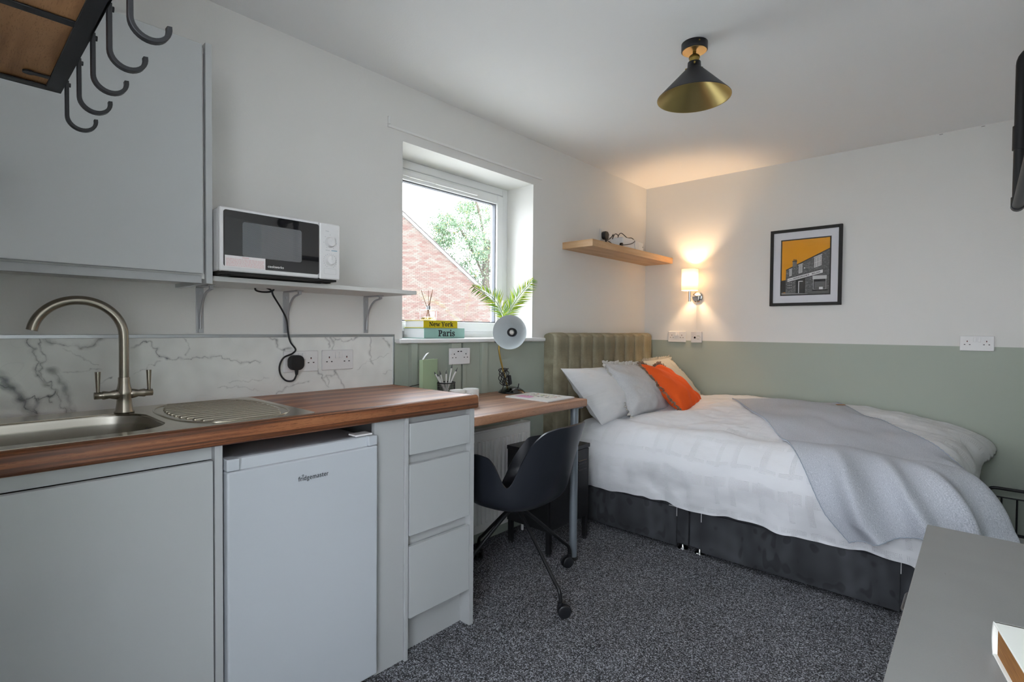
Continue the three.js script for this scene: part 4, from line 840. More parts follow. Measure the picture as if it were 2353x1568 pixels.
{
  const o = thing('divan_bed', 'black velvet divan bed base with a ribbed sage velvet headboard and white mattress', 'bed');
  const vm = phy({ map: divanTex, roughness: 0.85, sheen: 1, sheenColor: new THREE.Color(0x3a3f46), sheenRoughness: 0.5 });
  const hm = phy({ map: headTex, roughness: 0.8, sheen: 0.7, sheenColor: new THREE.Color(0x8f8d78), sheenRoughness: 0.45 });
  const seam = 0.926;
  for (const [a, b] of [[BZ0, seam - 0.003], [seam + 0.003, BZ1]]) part('divan_base', bx(BX0 + 0.012, BX1, 0.035, 0.345, a, b, 0.008, 3), vm, o);
  for (const [a, b] of [[BZ0 + 0.02, 0.861], [0.999, 1.845]]) {
    const y1 = 0.237, y0 = 0.012;
    part('drawer', bx(BX0, BX0 + 0.02, y0 + 0.012, y1, a, b, 0.004, 3), vm, o);
  }
  const pale = std({ color: 0xcfcfcf, roughness: 0.5 });  // pale strips stand in for light catching the drawer corners
  const corner = (z, s) => part('painted_edge_glint', [bx(BX0 - 0.0008, BX0 + 0.003, 0.2365, 0.2395, Math.min(z, z + s * 0.045), Math.max(z, z + s * 0.045)), bx(BX0 - 0.0008, BX0 + 0.003, 0.187, 0.2395, Math.min(z, z - s * 0.003), Math.max(z, z - s * 0.003))], pale, o, 'thin pale strip painted in as a glint on the drawer corner');
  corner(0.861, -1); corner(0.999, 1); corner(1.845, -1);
  for (const z of [0.88, 0.975]) part('glide_foot', at(lathe([[0, 0], [0.026, 0], [0.028, 0.006], [0.012, 0.014], [0.012, 0.04], [0, 0.04]]), BX0 + 0.045, 0, z), M.chrome, o);
  for (const [x, z] of [[BX0 + 0.06, 0.18], [BX0 + 0.06, 1.8], [-0.12, 0.18], [-0.12, 1.8]]) part('castor', at(cyl(0.02, 0.02, 0.036, 16), x, 0.018, z), M.dark, o);
  part('mattress', bx(BX0 + 0.02, BX1, 0.345, 0.575, BZ0 + 0.005, BZ1 - 0.02, 0.05, 4), std({ color: 0xdcdad6, roughness: 0.9 }), o);
  // headboard with padded vertical channels
  const hx0 = -1.335, hx1 = -0.05, hy1 = 1.176, n = 9, gap = 0.004;
  const hb = part('headboard', bx(hx0 + 0.006, hx1 - 0.006, 0.04, hy1 - 0.012, 0.003, 0.062, 0.01), hm, o);
  const w = (hx1 - hx0) / n;
  for (let i = 0; i < n; i++) {
    const xa = hx0 + i * w, yt = hy1 + rr(-0.003, 0.002), wob = (u, v) => 0.0035 * n2(i * 3 + u, v * 5);
    const bul = (u) => Math.pow(Math.max(0, 1 - Math.pow(Math.abs(2 * u - 1), 7)), 0.5);
    const prof = (u, v) => { // up the front, over the top, down the back
      const q = bul(u), k = 0.85 + 0.15 * q; let y, z;
      if (v < 0.7) { y = lerp(0.04, yt - 0.03 * k, v / 0.7); z = 0.076 + 0.023 * q + wob(u, v); } else { const a = (v - 0.7) / 0.3 * Math.PI; y = yt - 0.03 * k + (0.02 + 0.008 * q) * Math.sin(a) * 1.2; const zf = 0.076 + 0.023 * q; z = zf / 2 + zf / 2 * Math.cos(a); }
      return V(xa + u * w, y, Math.max(0.002, z));
    };
    part('padded_channel', grid(prof, 28, 70, w, 1.2), hm, hb);
    for (const [end, u] of [[i === 0, 0], [i === n - 1, 1]]) if (end) {
      const sh = new THREE.Shape(); for (let k = 0; k <= 70; k++) { const p = prof(u, k / 70); k ? sh.lineTo(p.z, p.y) : sh.moveTo(p.z, p.y); } sh.lineTo(0.002, 0.04); sh.closePath();
      const g = extr(sh, 0.004, 0); const q = g.attributes.position; for (let k = 0; k < q.count; k++) q.setXYZ(k, xa + u * w + q.getZ(k) - 0.002, q.getY(k), q.getX(k)); g.computeVertexNormals();
      part('side_panel', g, phy({ map: headTex, roughness: 0.8, side: THREE.DoubleSide }), hb);
    }
  }
  settle(o);
}
// the shape that the bedclothes take: laid flat over the mattress, falling over its edges
const A0 = 1.0, B0 = 1.88, RSIDE = 0.23, RFOOT = 0.155;
const gB = (b) => { const k = [[0, 0.35], [0.3, 0.6], [0.6, 0.85], [0.95, 1], [1.3, 0.97], [1.6, 0.85], [1.86, 0.62], [2.3, 0.4]]; for (let i = 1; i < k.length; i++) if (b <= k[i][0]) return lerp(k[i - 1][1], k[i][1], (b - k[i - 1][0]) / (k[i][0] - k[i - 1][0])); return 0.4; };
const top = (a, b) => 0.592 + 0.135 * (1 - Math.min(1, a / 1.15) ** 2) * gB(b);
function drape(a, b, flare = 0) {
  const ea = Math.max(0, a - A0), eb = Math.max(0, b - B0), d = Math.hypot(ea, eb), a1 = Math.min(a, A0), b1 = Math.min(b, B0);
  let x = -0.03 - a1, y = top(a1, b1), z = b1;
  if (d > 0) {
    const RRD = lerp(RSIDE, RFOOT, (eb / d) ** 2), q = RRD * Math.PI / 2; let hor, ver;
    if (d < q) { hor = RRD * Math.sin(d / RRD); ver = RRD * (1 - Math.cos(d / RRD)); } else { const sd = d - q; hor = RRD + (0.12 + flare) * (sd - 0.14 * (1 - Math.exp(-sd / 0.14))); ver = RRD + sd; }
    if (eb > 0) hor += 0.1 * Math.exp(-((a / 0.2) ** 2)) * Math.exp(-(((eb - 0.2) / 0.1) ** 2));
    x -= ea / d * hor; z += eb / d * hor; y -= ver;
  }
  return V(x, y, z);
}
function clothPoint(a, b, off, flare) {
  const p = drape(a, b, flare), e = 0.004, pa = drape(a + e, b, flare), pb = drape(a, b + e, flare);
  const n = pa.sub(p).cross(pb.sub(p)).normalize(); if (n.y < -0.2 || (n.y < 0.05 && n.x > 0.2)) n.negate();
  return p.addScaledVector(n, off);
}
// waffle-check weave: relief only
const waffleBump = dataTex(1024, 1024, (u, v) => {
  const U = u * 1.0, W = v * 1.0;                         // tile of 0.36 m
  const inA = (t, list) => list.some(([a, b]) => t > a && t < b);
  const colBand = inA(U, [[0.06, 0.13], [0.42, 0.47], [0.62, 0.75]]), rowBand = inA(W, [[0.1, 0.2], [0.5, 0.56], [0.72, 0.8]]);
  let k = 0.62 + 0.05 * tn(u, v, 30, 6) + 0.06 * tn(u, v, 7, 7);
  const dim = (f) => Math.max(0, Math.sin(u * Math.PI * 2 * f)) * Math.max(0, Math.sin(v * Math.PI * 2 * f));
  if ((colBand && (W * 3 % 1) > 0.12) || (rowBand && (U * 2 % 1) > 0.2)) k -= 0.5 * dim(56);
  return [k, k, k];
}, false, 0.36);
const linen = std({ color: 0xe4e5e9, roughness: 0.92, bumpMap: waffleBump, bumpScale: 0.0042, side: THREE.DoubleSide });
const wob = (a, b) => 0.016 * n2(a * 2.4, b * 2.1) + 0.005 * n2(a * 6 + 3, b * 5) + 0.0018 * n2(a * 15, b * 13 + 7);
const hangFold = (a, b) => { const ea = Math.max(0, a - A0), eb = Math.max(0, b - B0), k = sstep(0.1, 0.5, Math.hypot(ea, eb)); return k * (0.009 * Math.sin(b * 15 + 2 * n2(b * 2, 1)) * sstep(0, 0.1, ea) + 0.01 * n2(b * 6, a * 3)); };
const wobLow = (a, b) => 0.016 * n2(a * 2.4, b * 2.1);
const puff = (ea, eb) => 0.03 * Math.sin(Math.PI * clamp(ea / 0.5, 0, 1)) + 0.02 * sstep(0, 0.2, eb);
{
  const o = thing('duvet', 'white waffle-check duvet spread over the bed', 'duvet');
  const amax = 1.5, bmin = 0.2, bmax = 2.42;
  const hem = (b) => 0.014 * n2(b * 2.3, 2) + 0.006 * n2(b * 7, 5);
  const f = (u, v) => {
    const b = lerp(bmin, bmax - 0.05 + 0.03 * n2(u * 4, 8), v); let a = lerp(-0.005, amax + hem(b), u);
    const ea = Math.max(0, a - A0), eb = Math.max(0, b - B0), d = Math.hypot(ea, eb), lim = amax - A0 + 0.02;
    let aa = a, bb = b; if (d > lim) { const k = lim / d; aa = A0 + ea * k; bb = B0 + eb * k; if (ea === 0) aa = a; if (eb === 0) bb = b; }
    const fold = hangFold(a, b);
    const p = clothPoint(aa, bb, 0.012 + wob(aa, bb) + fold + puff(ea, eb), 0.02);
    if (p.x > -0.006) p.x = -0.006; return p;
  };
  const g = grid(f, 220, 260, (amax) , (bmax - bmin));
  // turned-in hem so the edge shows its thickness
  const hemIn = grid((u, v) => { const b0 = f(1, u), b1 = f(0.965, u); const c = b0.clone().lerp(b1, v).add(V(0.05 * Math.sin(v * Math.PI * 0.5), v < 0.5 ? -0.012 * Math.sin(v * Math.PI * 2) : 0, -0.004)); return c; }, 260, 6, 2.2, 0.05);
  const hemFoot = grid((u, v) => { const b0 = f(u, 1), b1 = f(u, 0.97); return b0.clone().lerp(b1, v).add(V(0, -0.01 * Math.sin(v * Math.PI), -0.05 * Math.sin(v * Math.PI * 0.5))); }, 220, 6, 1.5, 0.05);
  part('cover', [g, hemIn, hemFoot], linen, o);
  settle(o);
}
// felted throw across the foot of the bed
{
  const o = thing('blanket', 'grey felt throw laid diagonally over the foot of the bed', 'blanket');
  const felt = dataTex(512, 512, (u, v) => { let k = 0.55 + 0.34 * n2(u * 60 + 3 * n2(u * 14, v * 14), v * 110) + 0.22 * n2(u * 130, v * 60 + 4) + 0.14 * (rnd() - 0.5); return mix3([0.585, 0.605, 0.65], [0.85, 0.86, 0.885], clamp(k, 0, 1)); }, true, 0.3);
  const A = [0.31, 0.83], D = [0.02, 1.39], B = [1.47, 1.685], Cc = [1.2, 2.24];
  const f = (u, v, off = 0) => {
    let a = lerp(lerp(A[0], D[0], v), lerp(B[0], Cc[0], v), u), b = lerp(lerp(A[1], D[1], v), lerp(B[1], Cc[1], v), u);
    b += 0.018 * Math.sin(u * 5 + 0.4) * (1 - v); a += 0.01 * n2(u * 3, v * 3);
    const ea = Math.max(0, a - A0), eb = Math.max(0, b - B0), d = Math.hypot(ea, eb), k = sstep(0.1, 0.42, d);
    const ridge = (c, w) => Math.exp(-(((v - c) / w) ** 2));
    const kk = sstep(0.02, 0.34, d);
    const folds = kk * (0.085 * ridge(0.2 + 0.12 * (1 - u), 0.075) + 0.06 * ridge(0.47 + 0.06 * (1 - u), 0.05) + 0.06 * ridge(0.66, 0.04) + 0.085 * ridge(0.87, 0.06)) + hangFold(a, b) + 0.003 * n2(u * 4, v * 4 + 3);
    const p = clothPoint(a, b, 0.026 + wobLow(a, b) + puff(ea, eb) + 0.016 * k + off + folds, 0.06 + 0.35 * sstep(0.5, 1, v));
    p.y -= 0.0; return p;
  };
  const mat = std({ map: felt, roughness: 1, side: THREE.DoubleSide });
  const L = 1.44, Wd = 0.61;
  const g = grid((u, v) => f(u, v), 150, 90, L, Wd), gi = grid((u, v) => f(1 - u, v, -0.006), 150, 90, L, Wd);
  const rim = [grid((u, v) => f(u, 0, -0.006 * v), 150, 1, L, 0.01), grid((u, v) => f(u, 1, -0.006 * v), 150, 1, L, 0.01), grid((u, v) => f(1, u, -0.006 * v), 90, 1, L, 0.01), grid((u, v) => f(0, u, -0.006 * v), 90, 1, L, 0.01)];
  part('felt', [g, gi, ...rim], mat, o);
  const edge = []; for (const [fn, n] of [[(t) => f(t, 0, 0.001), 100], [(t) => f(t, 1, 0.001), 100], [(t) => f(1, t, 0.001), 60]]) { const pts = []; for (let i = 0; i <= n; i++) pts.push(fn(i / n).add(V(0, (i % 2) * 0.002, 0))); edge.push(new THREE.TubeGeometry(new THREE.CatmullRomCurve3(pts), n * 2, 0.0018, 5)); }
  part('blanket_stitch', edge, std({ color: 0xa2acba, roughness: 1 }), o, 'pale blue whipped edge stitching');
  const t0 = f(0.075, 0.955, 0.004), tx = f(0.1, 0.955, 0.004).sub(t0).normalize(), ty = f(0.075, 1.0, 0.004).sub(t0).normalize(), tz = tx.clone().cross(ty).normalize();
  const tag = new RoundedBoxGeometry(0.022, 0.05, 0.003, 2, 0.001); tag.applyMatrix4(new THREE.Matrix4().makeBasis(tx, tz.clone().cross(tx), tz).setPosition(t0));
  part('leather_tag', tag, std({ color: 0xb08763, roughness: 0.6 }), o, 'small tan leather tag');
  settle(o);
}
// pillows and cushions: a cushion between four corners (top left, top right, bottom right, bottom left seen from the room)
function cushionGeo(c, thick, { pinch = 0.06, sag = 0, wr = 0.006, s = 0, nose = 2.2 } = {}) {
  const P = (u, v) => c[0].clone().lerp(c[1], u).lerp(c[3].clone().lerp(c[2], u), v);
  const n = c[1].clone().sub(c[0]).cross(c[3].clone().sub(c[0])).normalize().negate(); // toward the room
  const side = (sgn) => grid((u0, v0) => {
    const u = sgn > 0 ? u0 : 1 - u0, v = v0, x = 2 * u - 1, y = 2 * v - 1;
    const px = x * (1 - pinch * (1 - y * y) ), py = y * (1 - pinch * (1 - x * x));
    const p = P((px + 1) / 2, (py + 1) / 2), e = (1 - Math.abs(x) ** nose) * (1 - Math.abs(y) ** nose);
    const t = thick * Math.pow(Math.max(0, e), 0.55) * (0.85 + 0.3 * v);
    const w = wr * (n2(u * 2.6 + s, v * 2.6 + s) + 0.25 * n2(u * 7 + s, v * 6) + 0.7 * Math.sin(14 * Math.atan2(y, x) + s) * Math.exp(-((1 - Math.hypot(x, y) * 0.8) ** 2) * 9)) * Math.min(1, e * 5);
    p.addScaledVector(n, sgn * (t / 2 + w)); p.y -= sag * Math.exp(-(x * x) * 6) * (1 - v) * 1.0; return p;
  }, 56, 56, 0.45, 0.45);
  return { geo: merge(side(1), side(-1)), P: (u, v) => { const x = 2 * u - 1, y = 2 * v - 1, q = P((x * (1 - pinch * (1 - y * y)) + 1) / 2, (y * (1 - pinch * (1 - x * x)) + 1) / 2); q.y -= sag * Math.exp(-(x * x) * 6) * (1 - v); return q; }, n };
}
function around(P, n, N = 60) { // points along the seam with outward directions
  const out = []; const mid = P(0.5, 0.5);
  for (const [f, k] of [[(t) => P(t, 0), 0], [(t) => P(1, t), 1], [(t) => P(1 - t, 1), 2], [(t) => P(0, 1 - t), 3]]) for (let i = 0; i < N; i++) { const p = f(i / N); out.push([p, p.clone().sub(mid).normalize(), k + i / N]); }
  return out;
}
function ruffle(P, n, width, amp, s) {
  const pts = around(P, n, 70); const M2 = pts.length;
  return grid((u, v) => { const k = Math.round(u * M2) % M2, [p, d] = pts[k]; return p.clone().addScaledVector(d, -0.01 + v * width * (0.85 + 0.3 * n2(k * 0.4, s))).addScaledVector(n, 0.012 * v + v * amp * n2(k * 0.27, s + v) + v * amp * 0.5 * Math.sin(k * 1.3)); }, M2, 3, 2, 0.02);
}
const cotton = std({ color: 0xe3e3e4, roughness: 0.95, bumpMap: dataTex(256, 256, (u, v) => { const k = 0.5 + 0.4 * tn(u, v, 3, 26) + 0.1 * tn(u, v, 40, 60); return [k, k, k]; }, false, 0.3), bumpScale: 0.002 });
{
  const o = thing('pillow', 'plain white bed pillow leaning on the headboard nearest the desk', 'pillow', 'white bed pillows');
  part('cover', cushionGeo([V(-1.42, 0.965, 0.195), V(-0.72, 0.955, 0.2), V(-0.66, 0.625, 0.36), V(-1.215, 0.615, 0.36)], 0.2, { pinch: 0.05, wr: 0.007, s: 3 }).geo, cotton, o);
  settle(o);
  const o2 = thing('pillow', 'plain white bed pillow mostly hidden behind the fringed and orange cushions', 'pillow', 'white bed pillows');
  part('cover', cushionGeo([V(-0.69, 0.955, 0.17), V(-0.06, 0.945, 0.17), V(-0.06, 0.66, 0.32), V(-0.67, 0.65, 0.33)], 0.15, { pinch: 0.05, wr: 0.006, s: 8 }).geo, cotton, o2);
  settle(o2);
}
{
  const linenTex = dataTex(256, 256, (u, v) => { const k = 0.5 + 0.3 * tn(u, v, 90, 8) + 0.3 * tn(u, v, 8, 90, 4); return mix3([0.74, 0.74, 0.75], [0.82, 0.82, 0.82], clamp(k, 0, 1)); }, true, 0.2);
  const mat = std({ map: linenTex, roughness: 0.95 }), fr = std({ color: 0xd6d3cd, roughness: 1, side: THREE.DoubleSide });
  const o = thing('cushion', 'pale grey linen cushion with a frayed edge, left of the orange one', 'cushion', 'scatter cushions on the bed');
  const c = cushionGeo([V(-1.06, 0.985, 0.27), V(-0.6, 0.955, 0.29), V(-0.53, 0.65, 0.485), V(-0.985, 0.645, 0.43)], 0.18, { pinch: 0.045, wr: 0.009, s: 12 });
  part('cover', c.geo, mat, o); part('frayed_edge', ruffle(c.P, c.n, 0.04, 0.014, 3), fr, o, 'frayed off-white fabric edge');
  settle(o);
  const warm = std({ color: 0xcfcabd, roughness: 0.95 });
  const o2 = thing('cushion', 'beige linen cushion with a frayed edge, behind the orange one', 'cushion', 'scatter cushions on the bed');
  const d = cushionGeo([V(-0.49, 0.975, 0.235), V(-0.05, 0.985, 0.235), V(-0.03, 0.672, 0.52), V(-0.46, 0.68, 0.49)], 0.13, { pinch: 0.045, wr: 0.008, s: 17 });
  part('cover', d.geo, warm, o2); part('frayed_edge', ruffle(d.P, d.n, 0.03, 0.012, 6), std({ color: 0xc2b9a8, roughness: 1, side: THREE.DoubleSide }), o2, 'frayed beige fabric edge');
  settle(o2);
  const o3 = thing('cushion', 'bright orange velvet cushion edged with brown fringe', 'cushion', 'scatter cushions on the bed');
  const e = cushionGeo([V(-0.705, 0.968, 0.335), V(-0.43, 0.955, 0.355), V(-0.262, 0.67, 0.615), V(-0.69, 0.66, 0.645)], 0.16, { pinch: 0.04, sag: 0.035, wr: 0.007, s: 23 });
  part('cover', e.geo, phy({ color: 0xec5a10, roughness: 0.8, sheen: 0.6, sheenColor: new THREE.Color(0xff7a30), sheenRoughness: 0.4 }), o3);
  const tufts = []; for (const [p, dir] of around(e.P, e.n, 80)) for (let k = 0; k < 2; k++) { const q = p.clone().add(V(rr(-1, 1), rr(-1, 1), rr(-1, 1)).multiplyScalar(0.003)), t = q.clone().addScaledVector(dir, rr(0.012, 0.02)).addScaledVector(e.n, rr(-0.012, 0.014)); tufts.push(rod(q.addScaledVector(dir, -0.004), t, 0.0022, 4, 0.0034)); }
  part('fringe', tufts, std({ color: 0x9a7f6c, roughness: 1 }), o3, 'brown tufted fringe').userData.kind = 'stuff';
  settle(o3);
}
// ------------------------------------------------------------------ bed wall: shelf, router, lamp, picture
{
  const o = thing('floating_shelf', 'pale birch floating shelf across the corner above the bed', 'shelf');
  part('board', bx(-1.152, -0.0005, 1.732, 1.777, 0.0005, 0.238, 0.002), M.beech, o); settle(o);
}
{
  const o = thing('router', 'white box-shaped router lying on the pale birch shelf', 'router');
  part('casing', bx(-0.735, -0.535, 1.7775, 1.852, 0.1, 0.212, 0.012, 4), M.plastic, o);
  part('end_block', bx(-0.533, -0.425, 1.7775, 1.846, 0.1, 0.205, 0.008, 4), M.trim, o);
  part('round_boss', at(new THREE.CylinderGeometry(0.031, 0.031, 0.004, 32), -0.542, 1.8125, 0.2135, Math.PI / 2), M.plastic, o);
  part('power_inlet', at(cyl(0.011, 0.011, 0.016, 16), -0.762, 1.792, 0.216, Math.PI / 2), M.black, o);
  part('status_light', at(cyl(0.003, 0.003, 0.002, 10), -0.437, 1.812, 0.2055, Math.PI / 2), M.dark, o);
  settle(o);
}
{
  const o = thing('router_cable', 'thin black router cable with its plug looping over the shelf', 'cable');
  part('flex', tube([V(-0.694, 1.851, 0.050), V(-0.732, 1.845, 0.100), V(-0.749, 1.855, 0.130), V(-0.761, 1.868, 0.150), V(-0.783, 1.840, 0.160), V(-0.786, 1.829, 0.160), V(-0.774, 1.851, 0.160), V(-0.744, 1.873, 0.160), V(-0.728, 1.861, 0.170), V(-0.732, 1.841, 0.170), V(-0.724, 1.863, 0.170), V(-0.687, 1.885, 0.170), V(-0.668, 1.874, 0.180), V(-0.639, 1.857, 0.190), V(-0.587, 1.859, 0.200), V(-0.569, 1.842, 0.210), V(-0.624, 1.815, 0.221), V(-0.687, 1.800, 0.221), V(-0.764, 1.786, 0.221), V(-0.845, 1.773, 0.221), V(-0.876, 1.775, 0.221), V(-0.807, 1.810, 0.150), V(-0.702, 1.847, 0.060)], 0.0028, 220, 7), M.black, o);
  const pg = extr(roundRect(0.048, 0.048, 0.016), 0.02, 0.005, 3); pg.translate(-0.669, 1.887, 0.018); part('plug', pg, M.black, o);
  part('cord_grip', rod(V(-0.669, 1.867, 0.034), V(-0.669, 1.83, 0.036), 0.008, 12, 0.0055), M.black, o);
  settle(o);
}
{
  const o = thing('wall_lamp', 'lit chrome wall lamp with a small white drum shade and pull cord', 'lamp');
  const X = -0.112, Z = 0.429, y0 = 1.505, y1 = 1.664, R = 0.061;
  part('wall_plate', at(lathe([[0, 0.02], [0.03, 0.019], [0.041, 0.013], [0.044, 0.002], [0.044, 0], [0, 0]], 40), 0, 1.458, 0.447, 0, 0, Math.PI / 2), M.chrome, o);
  part('arm', [rod(V(-0.015, 1.463, 0.447), V(X, 1.463, Z), 0.006, 14), rod(V(X, 1.42, Z), V(X, 1.525, Z), 0.0085, 16)], M.chrome, o);
  const sh = part('shade', at(new THREE.CylinderGeometry(R, R, y1 - y0, 56, 1, true), X, (y0 + y1) / 2, Z), phy({ color: 0xf3e6cd, roughness: 1, transmission: 0.07, thickness: 0, side: THREE.DoubleSide }), o);
  part('shade_ring', [at(new THREE.TorusGeometry(R, 0.0012, 6, 56), X, y0, Z, Math.PI / 2), at(new THREE.TorusGeometry(R, 0.0012, 6, 56), X, y1, Z, Math.PI / 2), rod(V(X - R, y0 + 0.012, Z), V(X + R, y0 + 0.012, Z), 0.001, 6)], M.trim, sh);
  part('bulb', at(new THREE.SphereGeometry(0.021, 20, 14), X, 1.585, Z), std({ color: 0xfff1d8, emissive: 0xffd9a0, emissiveIntensity: 2.5 }), sh);
  part('bulb_holder', at(cyl(0.013, 0.013, 0.045, 18), X, 1.54, Z), M.trim, sh);
  part('pull_cord', rod(V(-0.028, 1.43, 0.447), V(-0.013, 1.162, 0.447), 0.0011, 6), M.trim, o);
  settle(o);
  const l = new THREE.PointLight(0xffd6a6, 1.2, 0, 2); l.position.set(X, 1.585, Z); l.castShadow = true; l.shadow.radius = 1; l.name = 'wall_lamp_glow'; scene.add(l);
}
{
  const o = thing('framed_print', 'black framed print of a stone shop front under an orange sky', 'picture');
  const z0 = 0.967, z1 = 1.398, y0 = 1.376, y1 = 1.8985, w = 0.02, d = 0.022, X = -0.001;
  part('frame', [bx(X - d, X, y0, y1, z0, z0 + w, 0.0015), bx(X - d, X, y0, y1, z1 - w, z1, 0.0015), bx(X - d, X, y0, y0 + w, z0 + w, z1 - w, 0.0015), bx(X - d, X, y1 - w, y1, z0 + w, z1 - w, 0.0015)], std({ color: 0x090909, roughness: 0.6 }), o);
  part('mount', bx(X - 0.012, X - 0.004, y0 + w, y1 - w, z0 + w, z1 - w), std({ color: 0xe4e4ea, roughness: 0.8 }), o);
  const art = canvasTex(768, 960, (c, W, H) => {
    c.fillStyle = '#111'; c.fillRect(0, 0, W, H); const b = 20;
    c.fillStyle = '#f4a90b'; c.fillRect(b, b, W - 2 * b, H - 2 * b);
    c.save(); c.beginPath(); c.rect(b, b, W - 2 * b, H - 2 * b); c.clip();
    const roof = (x) => 520 - (x - 90) * 0.48;
    c.fillStyle = '#626262'; c.beginPath(); c.moveTo(90, roof(90)); c.lineTo(W, roof(W)); c.lineTo(W, H); c.lineTo(80, H); c.closePath(); c.fill();
    for (let i = 0; i < 2600; i++) { const x = rr(85, W), y = rr(roof(x) + 6, H - 60); c.fillStyle = `rgba(${[30, 160, 205, 90][i % 4]},${[30, 160, 205, 90][i % 4]},${[30, 160, 205, 90][i % 4]},.38)`; c.save(); c.translate(x, y); c.rotate(-0.12); c.fillRect(0, 0, rr(8, 26), rr(3, 7)); c.restore(); }
    c.strokeStyle = '#181818'; c.lineWidth = 12; c.beginPath(); c.moveTo(86, roof(90)); c.lineTo(W, roof(W)); c.stroke();
    c.fillStyle = '#7d7770'; c.fillRect(190, 372, 66, 96); c.fillStyle = '#4d4742'; c.fillRect(186, 366, 74, 18); c.fillRect(205, 340, 14, 30); c.fillRect(232, 344, 14, 26);
    c.fillStyle = '#2a2a2a'; c.beginPath(); c.moveTo(0, 700); c.lineTo(86, 690); c.lineTo(86, 900); c.lineTo(0, 910); c.fill();
    const win = (x, y, w, h, sk, bars) => { c.save(); c.transform(1, sk, 0, 1, x, y); c.fillStyle = '#d2d2d2'; c.fillRect(-6, -24, w + 12, 20); c.fillStyle = '#191919'; c.fillRect(-5, -5, w + 10, h + 10); c.fillStyle = '#b9b9b9'; c.fillRect(0, 0, w, h); c.strokeStyle = '#efefef'; c.lineWidth = 6; c.strokeRect(3, 3, w - 6, h - 6); if (bars) { c.beginPath(); c.moveTo(w / 3, 0); c.lineTo(w / 3, h); c.moveTo(w * 2 / 3, 0); c.lineTo(w * 2 / 3, h); c.moveTo(0, h / 2); c.lineTo(w, h / 2); c.stroke(); } c.restore(); };
    win(520, 350, 110, 160, -0.34, true); win(285, 462, 58, 130, -0.3, false); win(140, 530, 40, 100, -0.26, false);
    c.fillStyle = '#eee'; c.beginPath(); c.arc(375, 500, 11, 0, 7); c.fill();
    c.fillStyle = '#3a3a3a'; c.fillRect(110, 715, 80, 140); c.fillStyle = '#9a9a9a'; for (let i = 0; i < 3; i++) for (let j = 0; j < 3; j++) c.fillRect(116 + i * 25, 722 + j * 44, 18, 30);
    c.fillStyle = '#141414'; c.fillRect(245, 640, 145, 300); c.fillStyle = '#f0f0f0'; c.fillRect(285, 720, 12, 210); c.fillRect(285, 716, 70, 12); c.fillStyle = '#1c1c1c'; c.fillRect(300, 730, 62, 200);
    c.fillStyle = '#d8d8d8'; c.fillRect(500, 640, 210, 60); c.fillStyle = '#202020'; c.fillRect(512, 700, 190, 170); c.fillStyle = '#6e6e6e'; c.fillRect(530, 740, 160, 110); c.strokeStyle = '#d8d8d8'; c.lineWidth = 6; c.strokeRect(515, 690, 184, 175); c.fillStyle = '#eee'; c.fillRect(600, 830, 56, 44); c.fillStyle = '#111'; c.fillRect(500, 872, 230, 22);
    c.save(); c.transform(1, -0.235, 0, 1, 112, 668); c.fillStyle = '#111'; c.fillRect(-6, -8, 552, 72); c.fillStyle = '#ececec'; c.fillRect(0, 0, 540, 56); c.fillStyle = '#161616'; c.font = 'bold 37px sans-serif'; c.fillText('HENDERSON\u2019S', 88, 42); c.fillText('RELISH', 374, 42); c.font = 'bold 15px sans-serif'; c.fillText('SHEFFIELD', 6, 36); c.restore();
    c.fillStyle = '#8f8f8f'; c.beginPath(); c.moveTo(0, 905); c.lineTo(420, 930); c.lineTo(500, H); c.lineTo(0, H); c.fill();
    c.restore();
  });
  part('print', patch(V(X - 0.0125, (y0 + y1) / 2, (z0 + z1) / 2 + 0.002), V(0, 0, 1), V(0, 1, 0), 0.303, 0.384), std({ map: art, roughness: 0.7 }), o, 'orange sky above a grey stone shop whose sign reads HENDERSON’S RELISH');
  part('glazing', bx(X - 0.0165, X - 0.0155, y0 + w - 0.002, y1 - w + 0.002, z0 + w - 0.002, z1 - w + 0.002), M.glass, o);
  settle(o);
}
